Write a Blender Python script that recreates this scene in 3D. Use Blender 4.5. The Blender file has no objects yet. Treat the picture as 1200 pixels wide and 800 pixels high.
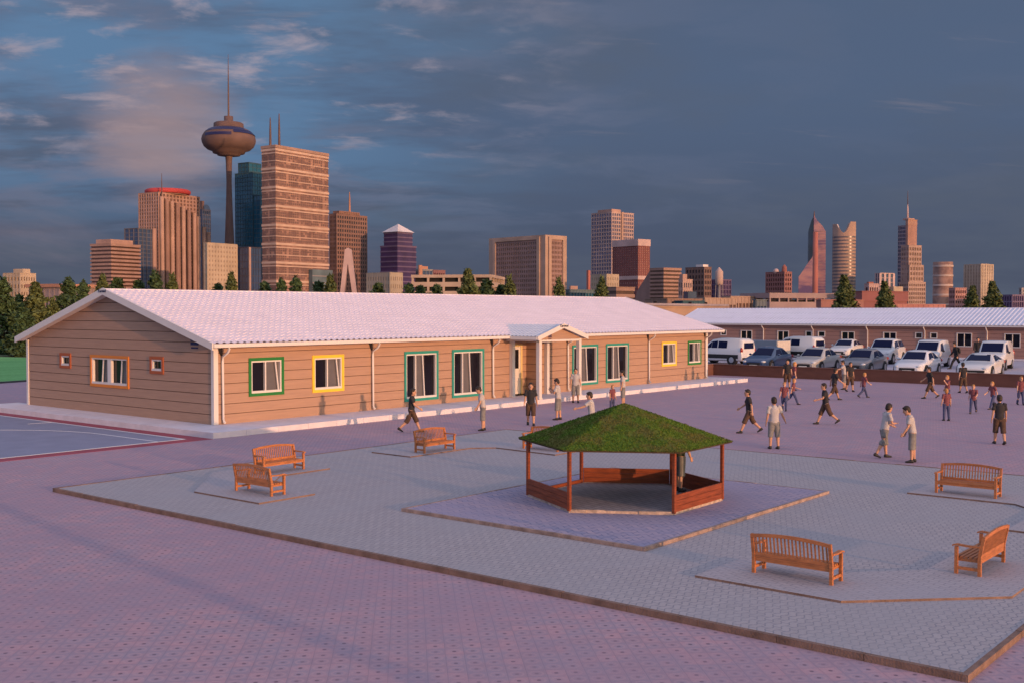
import bpy, bmesh, math, random
from math import sin, cos, pi, radians, sqrt, atan2, tan
from mathutils import Vector, Matrix, Euler

C = bpy.context.scene.collection
rnd = random.Random(7)

# ------------------------------------------------------------------ camera survey (metres; X along the long school wall, Y along its gable)
F_PX = 1280.0; HEAD = radians(39.5); CAM_H = 3.8; PITCH = math.atan(36.0 / F_PX)
FW = Vector((cos(HEAD) * cos(PITCH), sin(HEAD) * cos(PITCH), -sin(PITCH)))
RT = Vector((sin(HEAD), -cos(HEAD), 0)); UP = RT.cross(FW)
EYE = Vector((0, 0, CAM_H))

def ray(px, py): return FW * F_PX + RT * (px - 600) + UP * (400 - py)
def on_z(px, py, z=0.0):
    d = ray(px, py); return EYE + d * ((z - CAM_H) / d.z)
def on_y(px, py, Y):
    d = ray(px, py); return EYE + d * (Y / d.y)
def on_x(px, py, X):
    d = ray(px, py); return EYE + d * (X / d.x)
def at(px, py, dist): return EYE + ray(px, py) * (dist / F_PX)

# ------------------------------------------------------------------ mesh helpers
class MB:
    def __init__(s): s.v = []; s.f = []; s.m = []; s.s = []
    def add(s, vs, fs, mi=0, smooth=False):
        o = len(s.v); s.v += [tuple(v) for v in vs]
        for f in fs:
            s.f.append(tuple(i + o for i in f)); s.m.append(mi); s.s.append(smooth)
    def box(s, x0, y0, z0, x1, y1, z1, mi=0):
        if x0 > x1: x0, x1 = x1, x0
        if y0 > y1: y0, y1 = y1, y0
        if z0 > z1: z0, z1 = z1, z0
        s.add([(x0,y0,z0),(x1,y0,z0),(x1,y1,z0),(x0,y1,z0),(x0,y0,z1),(x1,y0,z1),(x1,y1,z1),(x0,y1,z1)],
              [(0,3,2,1),(4,5,6,7),(0,1,5,4),(1,2,6,5),(2,3,7,6),(3,0,4,7)], mi)
    def prism(s, poly, z0, z1, mi=0, mi_side=None, taper=None):
        n = len(poly); top = poly if taper is None else taper
        vs = [(p[0], p[1], z0) for p in poly] + [(p[0], p[1], z1) for p in top]
        s.add(vs, [tuple(range(n - 1, -1, -1)), tuple(range(n, 2 * n))], mi)
        s.add(vs, [(i, (i + 1) % n, n + (i + 1) % n, n + i) for i in range(n)], mi if mi_side is None else mi_side)
    def extrude(s, pts, vec, mi=0):
        n = len(pts); vec = Vector(vec); a = [Vector(p) for p in pts]; b = [p + vec for p in a]
        s.add(a + b, [tuple(range(n - 1, -1, -1)), tuple(range(n, 2 * n))] + [(i, (i + 1) % n, n + (i + 1) % n, n + i) for i in range(n)], mi)
    def beam(s, p, q, w, h, mi=0, up=(0, 0, 1)):
        p = Vector(p); q = Vector(q); d = (q - p).normalized(); up = Vector(up)
        if abs(d.dot(up)) > .98: up = Vector((1, 0, 0))
        r = d.cross(up).normalized() * (w / 2); u = r.cross(d).normalized() * (h / 2)
        vs = [p - r - u, p + r - u, p + r + u, p - r + u, q - r - u, q + r - u, q + r + u, q - r + u]
        s.add(vs, [(0,1,2,3),(7,6,5,4),(4,5,1,0),(5,6,2,1),(6,7,3,2),(7,4,0,3)], mi)
    def tube(s, pts, radii, n=10, mi=0, smooth=True, ref=None):
        """closed tube; a radius may be (side, front) for an oval section"""
        pts = [Vector(p) for p in pts]; vs = []; fs = []
        for i, p in enumerate(pts):
            d = (pts[min(i + 1, len(pts) - 1)] - pts[max(i - 1, 0)]).normalized()
            rf = Vector(ref) if ref else Vector((0, 0, 1))
            if abs(d.dot(rf)) > .95: rf = Vector((1, 0, 0)) if not ref or abs(d.x) < .9 else Vector((0, 1, 0))
            a = d.cross(rf).normalized(); b = a.cross(d).normalized()
            r = radii[i] if isinstance(radii, (list, tuple)) else radii
            ra, rb = r if isinstance(r, (list, tuple)) else (r, r)
            for k in range(n):
                t = 2 * pi * k / n; vs.append(p + a * (cos(t) * ra) + b * (sin(t) * rb))
        m = len(pts)
        for i in range(m - 1):
            for k in range(n):
                k2 = (k + 1) % n; fs.append((i * n + k2, i * n + k, (i + 1) * n + k, (i + 1) * n + k2))
        s.add(vs, fs, mi, smooth)
        s.add(vs[:n], [tuple(range(n))], mi); s.add(vs[-n:], [tuple(range(n - 1, -1, -1))], mi)
    def lathe(s, prof, n=24, cx=0, cy=0, mi=0, smooth=True):
        vs = []; fs = []
        for r, z in prof:
            for k in range(n):
                t = 2 * pi * k / n; vs.append((cx + r * cos(t), cy + r * sin(t), z))
        for i in range(len(prof) - 1):
            for k in range(n):
                k2 = (k + 1) % n; fs.append((i * n + k, i * n + k2, (i + 1) * n + k2, (i + 1) * n + k))
        s.add(vs, fs, mi, smooth)
        s.add(vs[:n], [tuple(range(n - 1, -1, -1))], mi); s.add(vs[-n:], [tuple(range(n))], mi)
    def ball(s, c, r, n=10, mi=0):
        rx, ry, rz = r if isinstance(r, (list, tuple)) else (r, r, r)
        vs = [(c[0], c[1], c[2] - rz)]; fs = []
        for i in range(1, n):
            t = -pi / 2 + pi * i / n
            for k in range(n * 2):
                a = pi * k / n; vs.append((c[0] + rx * cos(t) * cos(a), c[1] + ry * cos(t) * sin(a), c[2] + rz * sin(t)))
        vs.append((c[0], c[1], c[2] + rz)); w = 2 * n
        for k in range(w):
            fs.append((0, 1 + (k + 1) % w, 1 + k)); fs.append((len(vs) - 1, 1 + (n - 2) * w + k, 1 + (n - 2) * w + (k + 1) % w))
        for i in range(n - 2):
            for k in range(w):
                k2 = (k + 1) % w; fs.append((1 + i * w + k, 1 + i * w + k2, 1 + (i + 1) * w + k2, 1 + (i + 1) * w + k))
        s.add(vs, fs, mi, True)
    def quad(s, a, b, c, d, mi=0): s.add([a, b, c, d], [(0, 1, 2, 3)], mi)
    def xf(s, M, start=0):
        for i in range(start, len(s.v)): s.v[i] = tuple(M @ Vector(s.v[i]))
    def mesh(s, name, mats):
        me = bpy.data.meshes.new(name); me.from_pydata(s.v, [], s.f)
        for m in (mats if isinstance(mats, (list, tuple)) else [mats]): me.materials.append(m)
        me.polygons.foreach_set('material_index', s.m); me.polygons.foreach_set('use_smooth', s.s); me.update()
        return me
    def build(s, name, mats, parent=None, loc=None, bevel=0):
        o = bpy.data.objects.new(name, s.mesh(name, mats)); C.objects.link(o)
        if parent: o.parent = parent
        if loc: o.location = loc
        if bevel:
            b = o.modifiers.new('bevel', 'BEVEL'); b.width = bevel; b.segments = 2; b.limit_method = 'ANGLE'; b.angle_limit = radians(40)
        return o

def tag(o, label=None, cat=None, group=None, kind=None):
    if label: o['label'] = label
    if cat: o['category'] = cat
    if group: o['group'] = group
    if kind: o['kind'] = kind
    return o
def thing(name, label, cat, loc=(0, 0, 0), rz=0.0, group=None):
    o = bpy.data.objects.new(name, None); C.objects.link(o); o.empty_display_size = .3
    o.location = loc; o.rotation_euler = (0, 0, rz)
    return tag(o, label, cat, group)
KIDS = {}
def kids_of(o): return [c for c in bpy.data.objects if c.parent == o]
def copy_thing(root, loc, rz, label, group=None, scale=None):
    r = root.copy(); C.objects.link(r); r.location = loc; r.rotation_euler = (0, 0, rz)
    r['label'] = label
    if group: r['group'] = group
    if scale: r.scale = (scale,) * 3
    for ch in kids_of(root):
        c = ch.copy(); C.objects.link(c); c.parent = r
        for g in kids_of(ch):
            d = g.copy(); C.objects.link(d); d.parent = c
    return r
def structure(o, label=None): o['kind'] = 'structure'; return o

# ------------------------------------------------------------------ materials
def mat(name, col, rough=.8, metal=0., var=.12, scale=4., bump=0., bscale=60., island=0., spec=.4, coat=0., coords='Object', detail=4, streak=None):
    m = bpy.data.materials.new(name); m.use_nodes = True; nt = m.node_tree; N = nt.nodes; L = nt.links
    b = N['Principled BSDF']; b.inputs['Roughness'].default_value = rough; b.inputs['Metallic'].default_value = metal
    b.inputs['Specular IOR Level'].default_value = spec; b.inputs['Coat Weight'].default_value = coat
    b.inputs['Base Color'].default_value = (*col, 1)
    tc = N.new('ShaderNodeTexCoord'); vec = tc.outputs[coords]
    if streak:
        mp = N.new('ShaderNodeMapping'); mp.inputs['Scale'].default_value = streak; L.new(vec, mp.inputs[0]); vec = mp.outputs[0]
    if var:
        nz = N.new('ShaderNodeTexNoise'); nz.inputs['Scale'].default_value = scale; nz.inputs['Detail'].default_value = detail
        L.new(vec, nz.inputs['Vector'])
        fac = nz.outputs['Fac']
        mr = N.new('ShaderNodeMapRange'); mr.inputs[1].default_value = .25; mr.inputs[2].default_value = .75
        mr.inputs[3].default_value = 1 - var; mr.inputs[4].default_value = 1 + var; L.new(fac, mr.inputs[0]); val = mr.outputs[0]
        if island:
            g = N.new('ShaderNodeNewGeometry'); m2 = N.new('ShaderNodeMapRange'); m2.inputs[3].default_value = 1 - island; m2.inputs[4].default_value = 1 + island
            L.new(g.outputs['Random Per Island'], m2.inputs[0]); mm = N.new('ShaderNodeMath'); mm.operation = 'MULTIPLY'
            L.new(val, mm.inputs[0]); L.new(m2.outputs[0], mm.inputs[1]); val = mm.outputs[0]
        vm = N.new('ShaderNodeVectorMath'); vm.operation = 'SCALE'; vm.inputs[0].default_value = col
        L.new(val, vm.inputs['Scale']); L.new(vm.outputs[0], b.inputs['Base Color'])
    if bump:
        n2 = N.new('ShaderNodeTexNoise'); n2.inputs['Scale'].default_value = bscale; L.new(vec, n2.inputs['Vector'])
        bp = N.new('ShaderNodeBump'); bp.inputs['Strength'].default_value = bump; bp.inputs['Distance'].default_value = .02
        L.new(n2.outputs['Fac'], bp.inputs['Height']); L.new(bp.outputs[0], b.inputs['Normal'])
    return m

def node_helper(nt):
    N = nt.nodes; L = nt.links
    def put(sock, v):
        if hasattr(v, 'is_linked'): L.new(v, sock)
        elif isinstance(v, (tuple, list)) and len(v) == 3 and sock.type == 'RGBA': sock.default_value = (*v, 1)
        else: sock.default_value = v
    def math_(op, a, b=0., c=None, clamp=False):
        n = N.new('ShaderNodeMath'); n.operation = op; n.use_clamp = clamp; put(n.inputs[0], a); put(n.inputs[1], b)
        if c is not None: put(n.inputs[2], c)
        return n.outputs[0]
    def mix(f, a, b, mode='MIX'):
        n = N.new('ShaderNodeMix'); n.data_type = 'RGBA'; n.blend_type = mode; put(n.inputs[0], f); put(n.inputs[6], a); put(n.inputs[7], b); return n.outputs[2]
    def noise(v, scale, detail=3, rough=.5, dist=0.):
        n = N.new('ShaderNodeTexNoise'); put(n.inputs['Vector'], v); n.inputs['Scale'].default_value = scale; n.inputs['Detail'].default_value = detail
        n.inputs['Roughness'].default_value = rough; n.inputs['Distortion'].default_value = dist; return n.outputs['Fac']
    def ramp(f, a, b, lo=0., hi=1.):
        n = N.new('ShaderNodeMapRange'); n.interpolation_type = 'SMOOTHSTEP'; put(n.inputs[0], f); n.inputs[1].default_value = a; n.inputs[2].default_value = b
        n.inputs[3].default_value = lo; n.inputs[4].default_value = hi; return n.outputs[0]
    def mapping(v, scale=(1, 1, 1), rot=(0, 0, 0), loc=(0, 0, 0)):
        n = N.new('ShaderNodeMapping'); put(n.inputs[0], v); n.inputs['Scale'].default_value = scale; n.inputs['Rotation'].default_value = rot; n.inputs['Location'].default_value = loc; return n.outputs[0]
    return N, L, put, math_, mix, noise, ramp, mapping

def blank(name, rough=.85, spec=.3):
    m = bpy.data.materials.new(name); m.use_nodes = True
    b = m.node_tree.nodes['Principled BSDF']; b.inputs['Roughness'].default_value = rough; b.inputs['Specular IOR Level'].default_value = spec
    return m, b
# ------------------------------------------------------------------ camera
cam = bpy.data.cameras.new('camera'); cam_o = bpy.data.objects.new('camera', cam); C.objects.link(cam_o)
cam.sensor_width = 36; cam.sensor_fit = 'HORIZONTAL'; cam.lens = 36 * F_PX / 1200; cam.clip_end = 20000; cam.clip_start = .1
cam_o.location = EYE; cam_o.rotation_euler = (pi / 2 - PITCH, 0, HEAD - pi / 2)
bpy.context.scene.camera = cam_o

# ------------------------------------------------------------------ daylight: low sun behind and to the right of the camera
SUN_EL = radians(5.4); SUN_AZ = radians(81.5)               # azimuth the light travels towards, from +X
S = Vector((-cos(SUN_AZ) * cos(SUN_EL), -sin(SUN_AZ) * cos(SUN_EL), sin(SUN_EL)))   # towards the sun
sl = bpy.data.lights.new('sun', 'SUN'); sl.energy = 2.0; sl.angle = radians(.6); sl.color = (1., .51, .27)
so = bpy.data.objects.new('sun', sl); C.objects.link(so); so.location = S * 200
so.rotation_euler = (-S).to_track_quat('-Z', 'Y').to_euler()

W = bpy.data.worlds.new('World'); bpy.context.scene.world = W; W.use_nodes = True
nt = W.node_tree
N, L, put, math_, mix, noise, ramp, mapping = node_helper(nt)
bg = N['Background']; bg.inputs['Strength'].default_value = .14
sky = N.new('ShaderNodeTexSky'); sky.sky_type = 'NISHITA'; sky.sun_disc = False; sky.sun_elevation = SUN_EL
sky.sun_rotation = atan2(S.x, S.y); sky.altitude = 0; sky.air_density = 1.0; sky.dust_density = 1.0; sky.ozone_density = 1.5

# a bank of storm cloud covers the half of the sky away from the sun, with broken lit cloud on its left
geo = N.new('ShaderNodeTexCoord'); dv = geo.outputs['Generated']
sp = N.new('ShaderNodeSeparateXYZ'); L.new(dv, sp.inputs[0]); dx, dy, dz = sp.outputs
EXPO = 0.74; SKY_K = 1.0 / (.13 * 2 ** EXPO)
bg.inputs['Strength'].default_value = .13
def K(c): return tuple(v * SKY_K for v in c)
toward = math_('ADD', math_('MULTIPLY', dx, cos(radians(43))), math_('MULTIPLY', dy, sin(radians(43))))
leftw = math_('ADD', math_('MULTIPLY', dx, -sin(HEAD)), math_('MULTIPLY', dy, cos(HEAD)))       # -.42 .. .42 across the picture
dzp = math_('MAXIMUM', dz, 0.)
bank = ramp(math_('SUBTRACT', toward, math_('MULTIPLY', dzp, .8)), .05, .5)
den = math_('ADD', dzp, .16)
cmb = N.new('ShaderNodeCombineXYZ'); put(cmb.inputs[0], math_('DIVIDE', leftw, den)); put(cmb.inputs[1], math_('DIVIDE', toward, den))
pv = cmb.outputs[0]
lb = ramp(leftw, -.12, .26)
base = mix(ramp(dzp, .0, .2), K((.068, .083, .130)), K((.086, .126, .212)))
n_big = noise(pv, .7, 5, .6)
base = mix(ramp(n_big, .42, .70, 0., .75), base, K((.098, .118, .165)))
# blue breaks, mostly on the left and high up
clear = math_('MULTIPLY', ramp(noise(mapping(pv, (.9, 1.9, 1), (0, 0, .30), (3.1, 1.7, 0)), 1.1, 6, .6), .37, .60), math_('MULTIPLY', lb, ramp(dzp, .04, .15)))
base = mix(math_('MULTIPLY', clear, .85), base, K((.115, .222, .38)))
# grey puffs, then the sunlit edges of small broken cloud
fine = noise(mapping(pv, (3.6, 4.4, 1), (0, 0, .30), (7.3, 2.2, 0)), 1.25, 10, .60, .35)
mid = noise(mapping(pv, (1.7, 2.3, 1), (0, 0, .30), (2.3, 8.2, 0)), 1.2, 8, .6, .3)
base = mix(math_('MULTIPLY', ramp(mid, .47, .64), math_('MULTIPLY', ramp(leftw, -.30, .25, .10, .75), ramp(dzp, .03, .12))), base, K((.138, .163, .248)))
lit_c = math_('MULTIPLY', ramp(math_('ADD', math_('MULTIPLY', fine, .62), math_('MULTIPLY', mid, .38)),   .50, .64), math_('MULTIPLY', ramp(leftw, -.12, .22), ramp(dzp, .10, .18)))
base = mix(math_('MULTIPLY', lit_c, .78), base, K((.42, .35, .40)))
wisp = math_('MULTIPLY', ramp(noise(mapping(pv, (1.6, 7.5, 1), (0, 0, .1), (1.4, 4.4, 0)), 1.0, 6, .6), .62, .74), ramp(dzp, .09, .15))
base = mix(math_('MULTIPLY', wisp, .22), base, K((.33, .27, .29)))
# a warm veil of rain cloud standing low on the left
veil_d = math_('ADD', math_('POWER', math_('DIVIDE', math_('SUBTRACT', leftw, .30), .050), 2.), math_('POWER', math_('DIVIDE', math_('SUBTRACT', dzp, .155), .050), 2.))
veil = math_('MULTIPLY', ramp(math_('ADD', veil_d, math_('MULTIPLY', math_('SUBTRACT', noise(pv, 2.6, 6, .6), .5), 3.2)), 2.1, -.2), .78)
base = mix(veil, base, K((.34, .245, .255)))
base = mix(math_('MULTIPLY', ramp(noise(mapping(pv, (.9, .5, 1), (0, 0, .0), (1.3, 5.2, 0)), 1.1, 6, .6, .3), .5, .74), math_('MULTIPLY', lb, .45)), base, K((.23, .19, .235)))
sunward = math_('ADD', math_('MULTIPLY', dx, S.x), math_('MULTIPLY', dy, S.y))
cover = math_('MAXIMUM', ramp(dzp, .15, .6), ramp(sunward, .80, .25))
high_c = mix(ramp(dzp, .05, .6), K((.25, .30, .50)), K((.60, .62, .83)))
high = mix(math_('MULTIPLY', cover, ramp(noise(dv, 2.2, 5, .6), .3, .6, .62, .98)), sky.outputs[0], high_c)     # unseen bright cloud, added overhead and at the sides for ambient fill
fin = mix(bank, high, base)
L.new(fin, bg.inputs['Color'])

sc = bpy.context.scene
sc.view_settings.view_transform = 'Standard'; sc.view_settings.look = 'None'; sc.view_settings.gamma = 1; sc.view_settings.use_curve_mapping = False
sc.view_settings.exposure = EXPO
# ------------------------------------------------------------------ ground, paving, plaza, court, lawn, car park
def paver_dots():
    m, b = blank('mauve_pavers', .88, .25); nt = m.node_tree
    N, L, put, math_, mix, noise, ramp, mapping = node_helper(nt)
    tc = N.new('ShaderNodeTexCoord'); o = tc.outputs['Object']
    q = mapping(o, (4.83, 4.83, 4.83), (0, 0, radians(45)))
    sp = N.new('ShaderNodeSeparateXYZ'); L.new(q, sp.inputs[0])
    fx = math_('FRACT', sp.outputs[0]); fy = math_('FRACT', sp.outputs[1])
    ax = math_('ABSOLUTE', math_('SUBTRACT', fx, .5)); ay = math_('ABSOLUTE', math_('SUBTRACT', fy, .5))
    r = math_('SQRT', math_('ADD', math_('MULTIPLY', ax, ax), math_('MULTIPLY', ay, ay)))
    wn = N.new('ShaderNodeTexWhiteNoise'); wn.noise_dimensions = '2D'
    fl = N.new('ShaderNodeVectorMath'); fl.operation = 'FLOOR'; L.new(q, fl.inputs[0]); L.new(fl.outputs[0], wn.inputs['Vector'])
    cell = wn.outputs['Value']
    dot = math_('MULTIPLY', ramp(r, .14, .085), ramp(cell, .0, .8, .55, 1.))
    ring = math_('MULTIPLY', ramp(math_('ABSOLUTE', math_('SUBTRACT', r, .33)), .12, .02), .5)
    joint = math_('MAXIMUM', ramp(ax, .46, .49), ramp(ay, .46, .49))
    big = noise(o, .35, 4, .6); mid = noise(o, 2.6, 4, .6); grain = noise(o, 38, 3, .6)
    col = mix(ramp(cell, .1, .9), (.385, .265, .315), (.51, .30, .335))
    col = mix(math_('MULTIPLY', ramp(mid, .40, .62), .75), col, (.35, .29, .36))
    col = mix(ring, col, (.54, .345, .375))
    col = mix(math_('MULTIPLY', joint, .32), col, (.20, .17, .22))
    col = mix(math_('MULTIPLY', dot, .85), col, (.13, .085, .12))
    col = mix(ramp(big, .38, .64, 0., .5), col, (.36, .255, .32))
    # stretched noise, not mixed in; fine grain darkens the pavers
    wv = math_('SUBTRACT', noise(mapping(o, (.22, .05, 1), (0, 0, radians(-8))), 1., 3), .5)
    col = mix(ramp(grain, .2, .8, 0., .30), col, (.25, .19, .25))
    L.new(col, b.inputs['Base Color'])
    bp = N.new('ShaderNodeBump'); bp.inputs['Strength'].default_value = .25; bp.inputs['Distance'].default_value = .004
    hh = math_('SUBTRACT', math_('MULTIPLY', grain, .5), math_('ADD', math_('MULTIPLY', joint, .8), dot)); L.new(hh, bp.inputs['Height']); L.new(bp.outputs[0], b.inputs['Normal'])
    return m
def paver_bricks(name, c1, c2, mort, w, h, rot=0., mort_size=.03, wave=0., big_col=None):
    m, b = blank(name, .86, .25); nt = m.node_tree
    N, L, put, math_, mix, noise, ramp, mapping = node_helper(nt)
    tc = N.new('ShaderNodeTexCoord'); o = tc.outputs['Object']
    q = mapping(o, (1, 1, 1), (0, 0, rot))
    if wave:
        sp = N.new('ShaderNodeSeparateXYZ'); L.new(q, sp.inputs[0]); cb = N.new('ShaderNodeCombineXYZ')
        L.new(sp.outputs[0], cb.inputs[0]); L.new(math_('ADD', sp.outputs[1], math_('MULTIPLY', math_('SINE', math_('MULTIPLY', sp.outputs[0], 2 * pi / w)), wave)), cb.inputs[1]); q = cb.outputs[0]
    br = N.new('ShaderNodeTexBrick'); L.new(q, br.inputs['Vector']); br.inputs['Scale'].default_value = 1
    br.inputs['Brick Width'].default_value = w; br.inputs['Row Height'].default_value = h; br.inputs['Mortar Size'].default_value = h * mort_size; br.inputs['Mortar Smooth'].default_value = .3
    br.inputs['Color1'].default_value = (*c1, 1); br.inputs['Color2'].default_value = (*c2, 1); br.inputs['Mortar'].default_value = (*mort, 1)
    col = br.outputs['Color']
    big = noise(o, .5, 4, .6); grain = noise(o, 30, 3, .6)
    if big_col: col = mix(ramp(big, .38, .68, 0., .6), col, big_col)
    col = mix(ramp(grain, .25, .8, 0., .22), col, tuple(v * .6 for v in c1))
    L.new(col, b.inputs['Base Color'])
    bp = N.new('ShaderNodeBump'); bp.inputs['Strength'].default_value = .3; bp.inputs['Distance'].default_value = .004
    L.new(math_('SUBTRACT', math_('MULTIPLY', grain, .5), br.outputs['Fac']), bp.inputs['Height']); L.new(bp.outputs[0], b.inputs['Normal'])
    return m

M_KERB = mat('kerb_concrete', (.20, .125, .10), .9, var=.35, scale=5, bump=.4, bscale=40)
M_KERB_PALE = mat('kerb_pale', (.30, .215, .19), .9, var=.4, scale=6, bump=.4, bscale=40)
M_WALK = mat('walkway_concrete', (.66, .61, .67), .85, var=.10, scale=2.5, bump=.2, bscale=30)
M_GRND = mat('earth', (.20, .17, .16), .95, var=.3, scale=.02)

b = MB(); b.box(-2500, -1500, -.6, 5000, 5000, -.02); structure(b.build('ground', M_GRND))
b = MB(); b.box(-25, -30, -.015, 57.6, 75, 0); structure(b.build('paving', paver_dots()))
b = MB(); b.box(57.9, -10, -.015, 110, 75, .004); structure(b.build('car_park', mat('pale_asphalt', (.40, .36, .42), .9, var=.12, scale=.8, bump=.3, bscale=50)))

# raised plaza with its kerb
PX0, PX1, PY0, PY1 = 11.50, 26.4, 3.44, 22.0
b = MB(); b.box(PX0 + .07, PY0 + .07, 0.002, PX1 - .07, PY1 - .07, .074)
structure(b.build('plaza', paver_bricks('plaza_pavers', (.385, .35, .365), (.43, .39, .405), (.25, .245, .28), .21, .105, 0, .10, .022, (.365, .35, .38))))
b = MB()
def kerb_run(mb, p, q, z0, z1, w=.07, seg=1.0):
    p = Vector(p); q = Vector(q); d = q - p; n = max(1, round(d.length / seg)); u = d.normalized(); s = Vector((-u.y, u.x)) * w
    for i in range(n):
        a = p + d * (i / n) + u * .003; e = p + d * ((i + 1) / n) - u * .003; dz = rnd.uniform(-.004, .004)
        mb.prism([(a.x, a.y), (e.x, e.y), (e.x + s.x, e.y + s.y), (a.x + s.x, a.y + s.y)], z0, z1 + dz)
kerb_run(b, (PX0, PY0), (PX1, PY0), .001, .080); kerb_run(b, (PX1, PY0 + .07), (PX1, PY1 - .07), .001, .080)
kerb_run(b, (PX1, PY1), (PX0, PY1), .001, .080); kerb_run(b, (PX0, PY1 - .07), (PX0, PY0 + .07), .001, .080)
structure(b.build('plaza_kerb', M_KERB))

# platform under the gazebo
GX0, GX1, GY0, GY1 = 14.3, 21.25, 9.12, 14.46
b = MB(); b.box(GX0 + .06, GY0 + .06, .076, GX1 - .06, GY1 - .06, .128)
structure(b.build('gazebo_pavement', paver_bricks('scallop_pavers', (.32, .29, .40), (.42, .335, .41), (.21, .20, .30), .30, .15, radians(90), .10, .05, (.35, .31, .42))))
b = MB()
kerb_run(b, (GX0, GY0), (GX1, GY0), .076, .133, .06, .5); kerb_run(b, (GX1, GY0 + .06), (GX1, GY1 - .06), .076, .133, .06, .5)
kerb_run(b, (GX1, GY1), (GX0, GY1), .076, .133, .06, .5); kerb_run(b, (GX0, GY1 - .06), (GX0, GY0 + .06), .076, .133, .06, .5)
structure(b.build('gazebo_pavement_kerb', M_KERB_PALE))

# low angular bench platforms in the corners of the plaza
BP = mat('dummy', (.5, .5, .5)) if False else paver_bricks('bench_platform_pavers', (.40, .36, .385), (.44, .395, .42), (.27, .26, .29), .21, .105, radians(90), .09, .02, (.38, .36, .40))
left_near = [(12.92, 16.9), (14.3, 16.9), (14.3, 18.35), (15.4, 19.38), (16.85, 19.38), (16.85, 20.95), (14.75, 20.95), (12.92, 19.0)]
right_near = [(13.2, 7.6), (13.2, 5.5), (14.8, 3.9), (17.0, 3.9), (17.0, 5.25), (15.55, 5.25), (14.55, 6.2), (14.55, 7.6)]
left_far = [(19.5, 19.38), (21.75, 19.38), (22.25, 18.9), (22.1, 16.8), (23.6, 16.8), (23.6, 19.3), (22.2, 20.8), (19.5, 20.8)]
right_far = [(19.3, 3.9), (21.7, 3.9), (23.4, 5.6), (23.4, 7.8), (21.98, 7.8), (21.98, 5.75), (21.4, 5.18), (19.3, 5.18)]
for poly in (left_near, right_near, left_far, right_far):
    a2 = sum(poly[i][0] * poly[(i + 1) % len(poly)][1] - poly[(i + 1) % len(poly)][0] * poly[i][1] for i in range(len(poly)))
    if a2 < 0: poly = poly[::-1]
    poly = [(x * 1.012, y * 1.012) for x, y in poly]
    b = MB(); b.prism(poly, .07, .105, 0, 1); structure(b.build('bench_platform', [BP, M_KERB]))

# concrete walkway round the school
b = MB()
def slab(x0, y0, x1, y1):
    b.box(x0, y0, .001, x1, y1, .178)
WX0, WY0, WX1, WY1 = 19.34, 27.46, 53.2, 42.6
n = 28
for i in range(n):
    x0 = WX0 + (WX1 - WX0) * i / n; x1 = WX0 + (WX1 - WX0) * (i + 1) / n; slab(x0 + (.004 if i else 0), WY0, x1 - .004, 29.5)
for i in range(9):
    y0 = 29.508 + (WY1 - 29.508) * i / 9; y1 = 29.508 + (WY1 - 29.508) * (i + 1) / 9; slab(WX0, y0, 20.9, y1 - .008); slab(51.9, y0, WX1, y1 - .008)
structure(b.build('walkway', M_WALK))

# games court with a dark red border and white lines
M_COURT = mat('court_blue_grey', (.225, .235, .33), .8, var=.10, scale=1.2, bump=.15, bscale=80)
M_CRED = mat('court_red', (.30, .055, .085), .8, var=.12, scale=2)
M_LINE = mat('court_white', (.75, .74, .76), .7, var=.06)
b = MB(); b.box(-6, 27.42, .001, 19.30, 58, .006); b.v = b.v; structure(b.build('court_border', M_CRED))
b = MB(); b.box(-5.5, 27.95, .007, 18.78, 57.5, .0105); structure(b.build('court_surface', M_COURT))
b = MB()
def line(p, q, w=.06):
    p = Vector(p); q = Vector(q); u = (q - p).normalized(); s = Vector((-u.y, u.x)) * (w / 2)
    b.prism([tuple(p - s), tuple(q - s), tuple(q + s), tuple(p + s)], .0115, .0145)
cx_, cy_ = 18.7, 33.6
line((-5.45, 28.0), (18.73, 28.0)); line((18.70, 28.03), (18.70, 57.4))
arc = [(17.85, 28.0), (17.85, 31.0)] + [(17.85 - 5.5 * (1 - cos(t)), 31.0 + 5.5 * sin(t)) for t in [pi / 2 * k / 14 for k in range(1, 15)]] + [(8.0, 36.5)]
for i in range(len(arc) - 1): line(arc[i], arc[i + 1], .05)
line((18.67, 35.75), (17.9, 35.83), .05)
structure(b.build('court_line', M_LINE))

M_GRASS, gb = blank('lawn_grass', .95, .2); nt = M_GRASS.node_tree
N, L, put, math_, mix, noise, ramp, mapping = node_helper(nt)
tc = N.new('ShaderNodeTexCoord'); o_ = tc.outputs['Object']
gcol = mix(ramp(noise(mapping(o_, (.05, .9, 1), (0, 0, radians(35))), 1, 2), .4, .6), (.15, .39, .13), (.19, .47, .165))
gcol = mix(ramp(noise(o_, 6, 4, .7), .3, .7, 0, .5), gcol, (.07, .22, .06)); L.new(gcol, gb.inputs['Base Color'])
bp = N.new('ShaderNodeBump'); bp.inputs['Strength'].default_value = .8; bp.inputs['Distance'].default_value = .05; L.new(noise(o_, 9, 4, .7), bp.inputs['Height']); L.new(bp.outputs[0], gb.inputs['Normal'])
b = MB(); q0 = on_z(-60, 452.5); q1 = on_z(60, 444.5)
u = (q1 - q0).normalized(); nrm = Vector((-u.y, u.x, 0)); 
p = [q0 - u * 30, q0 + u * 24, q0 + u * 24 + nrm * 32, q0 - u * 30 + nrm * 32]
b.prism([(v.x, v.y) for v in p], .001, .06); structure(b.build('lawn', M_GRASS))
b = MB(); a = q0 - u * 30 - nrm * .25; e = q0 + u * 24 - nrm * .25; kerb_run(b, (a.x, a.y), (e.x, e.y), .001, .09, .18, 1.5)
structure(b.build('lawn_kerb', mat('dark_kerb', (.07, .07, .08), .9, var=.2)))
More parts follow.
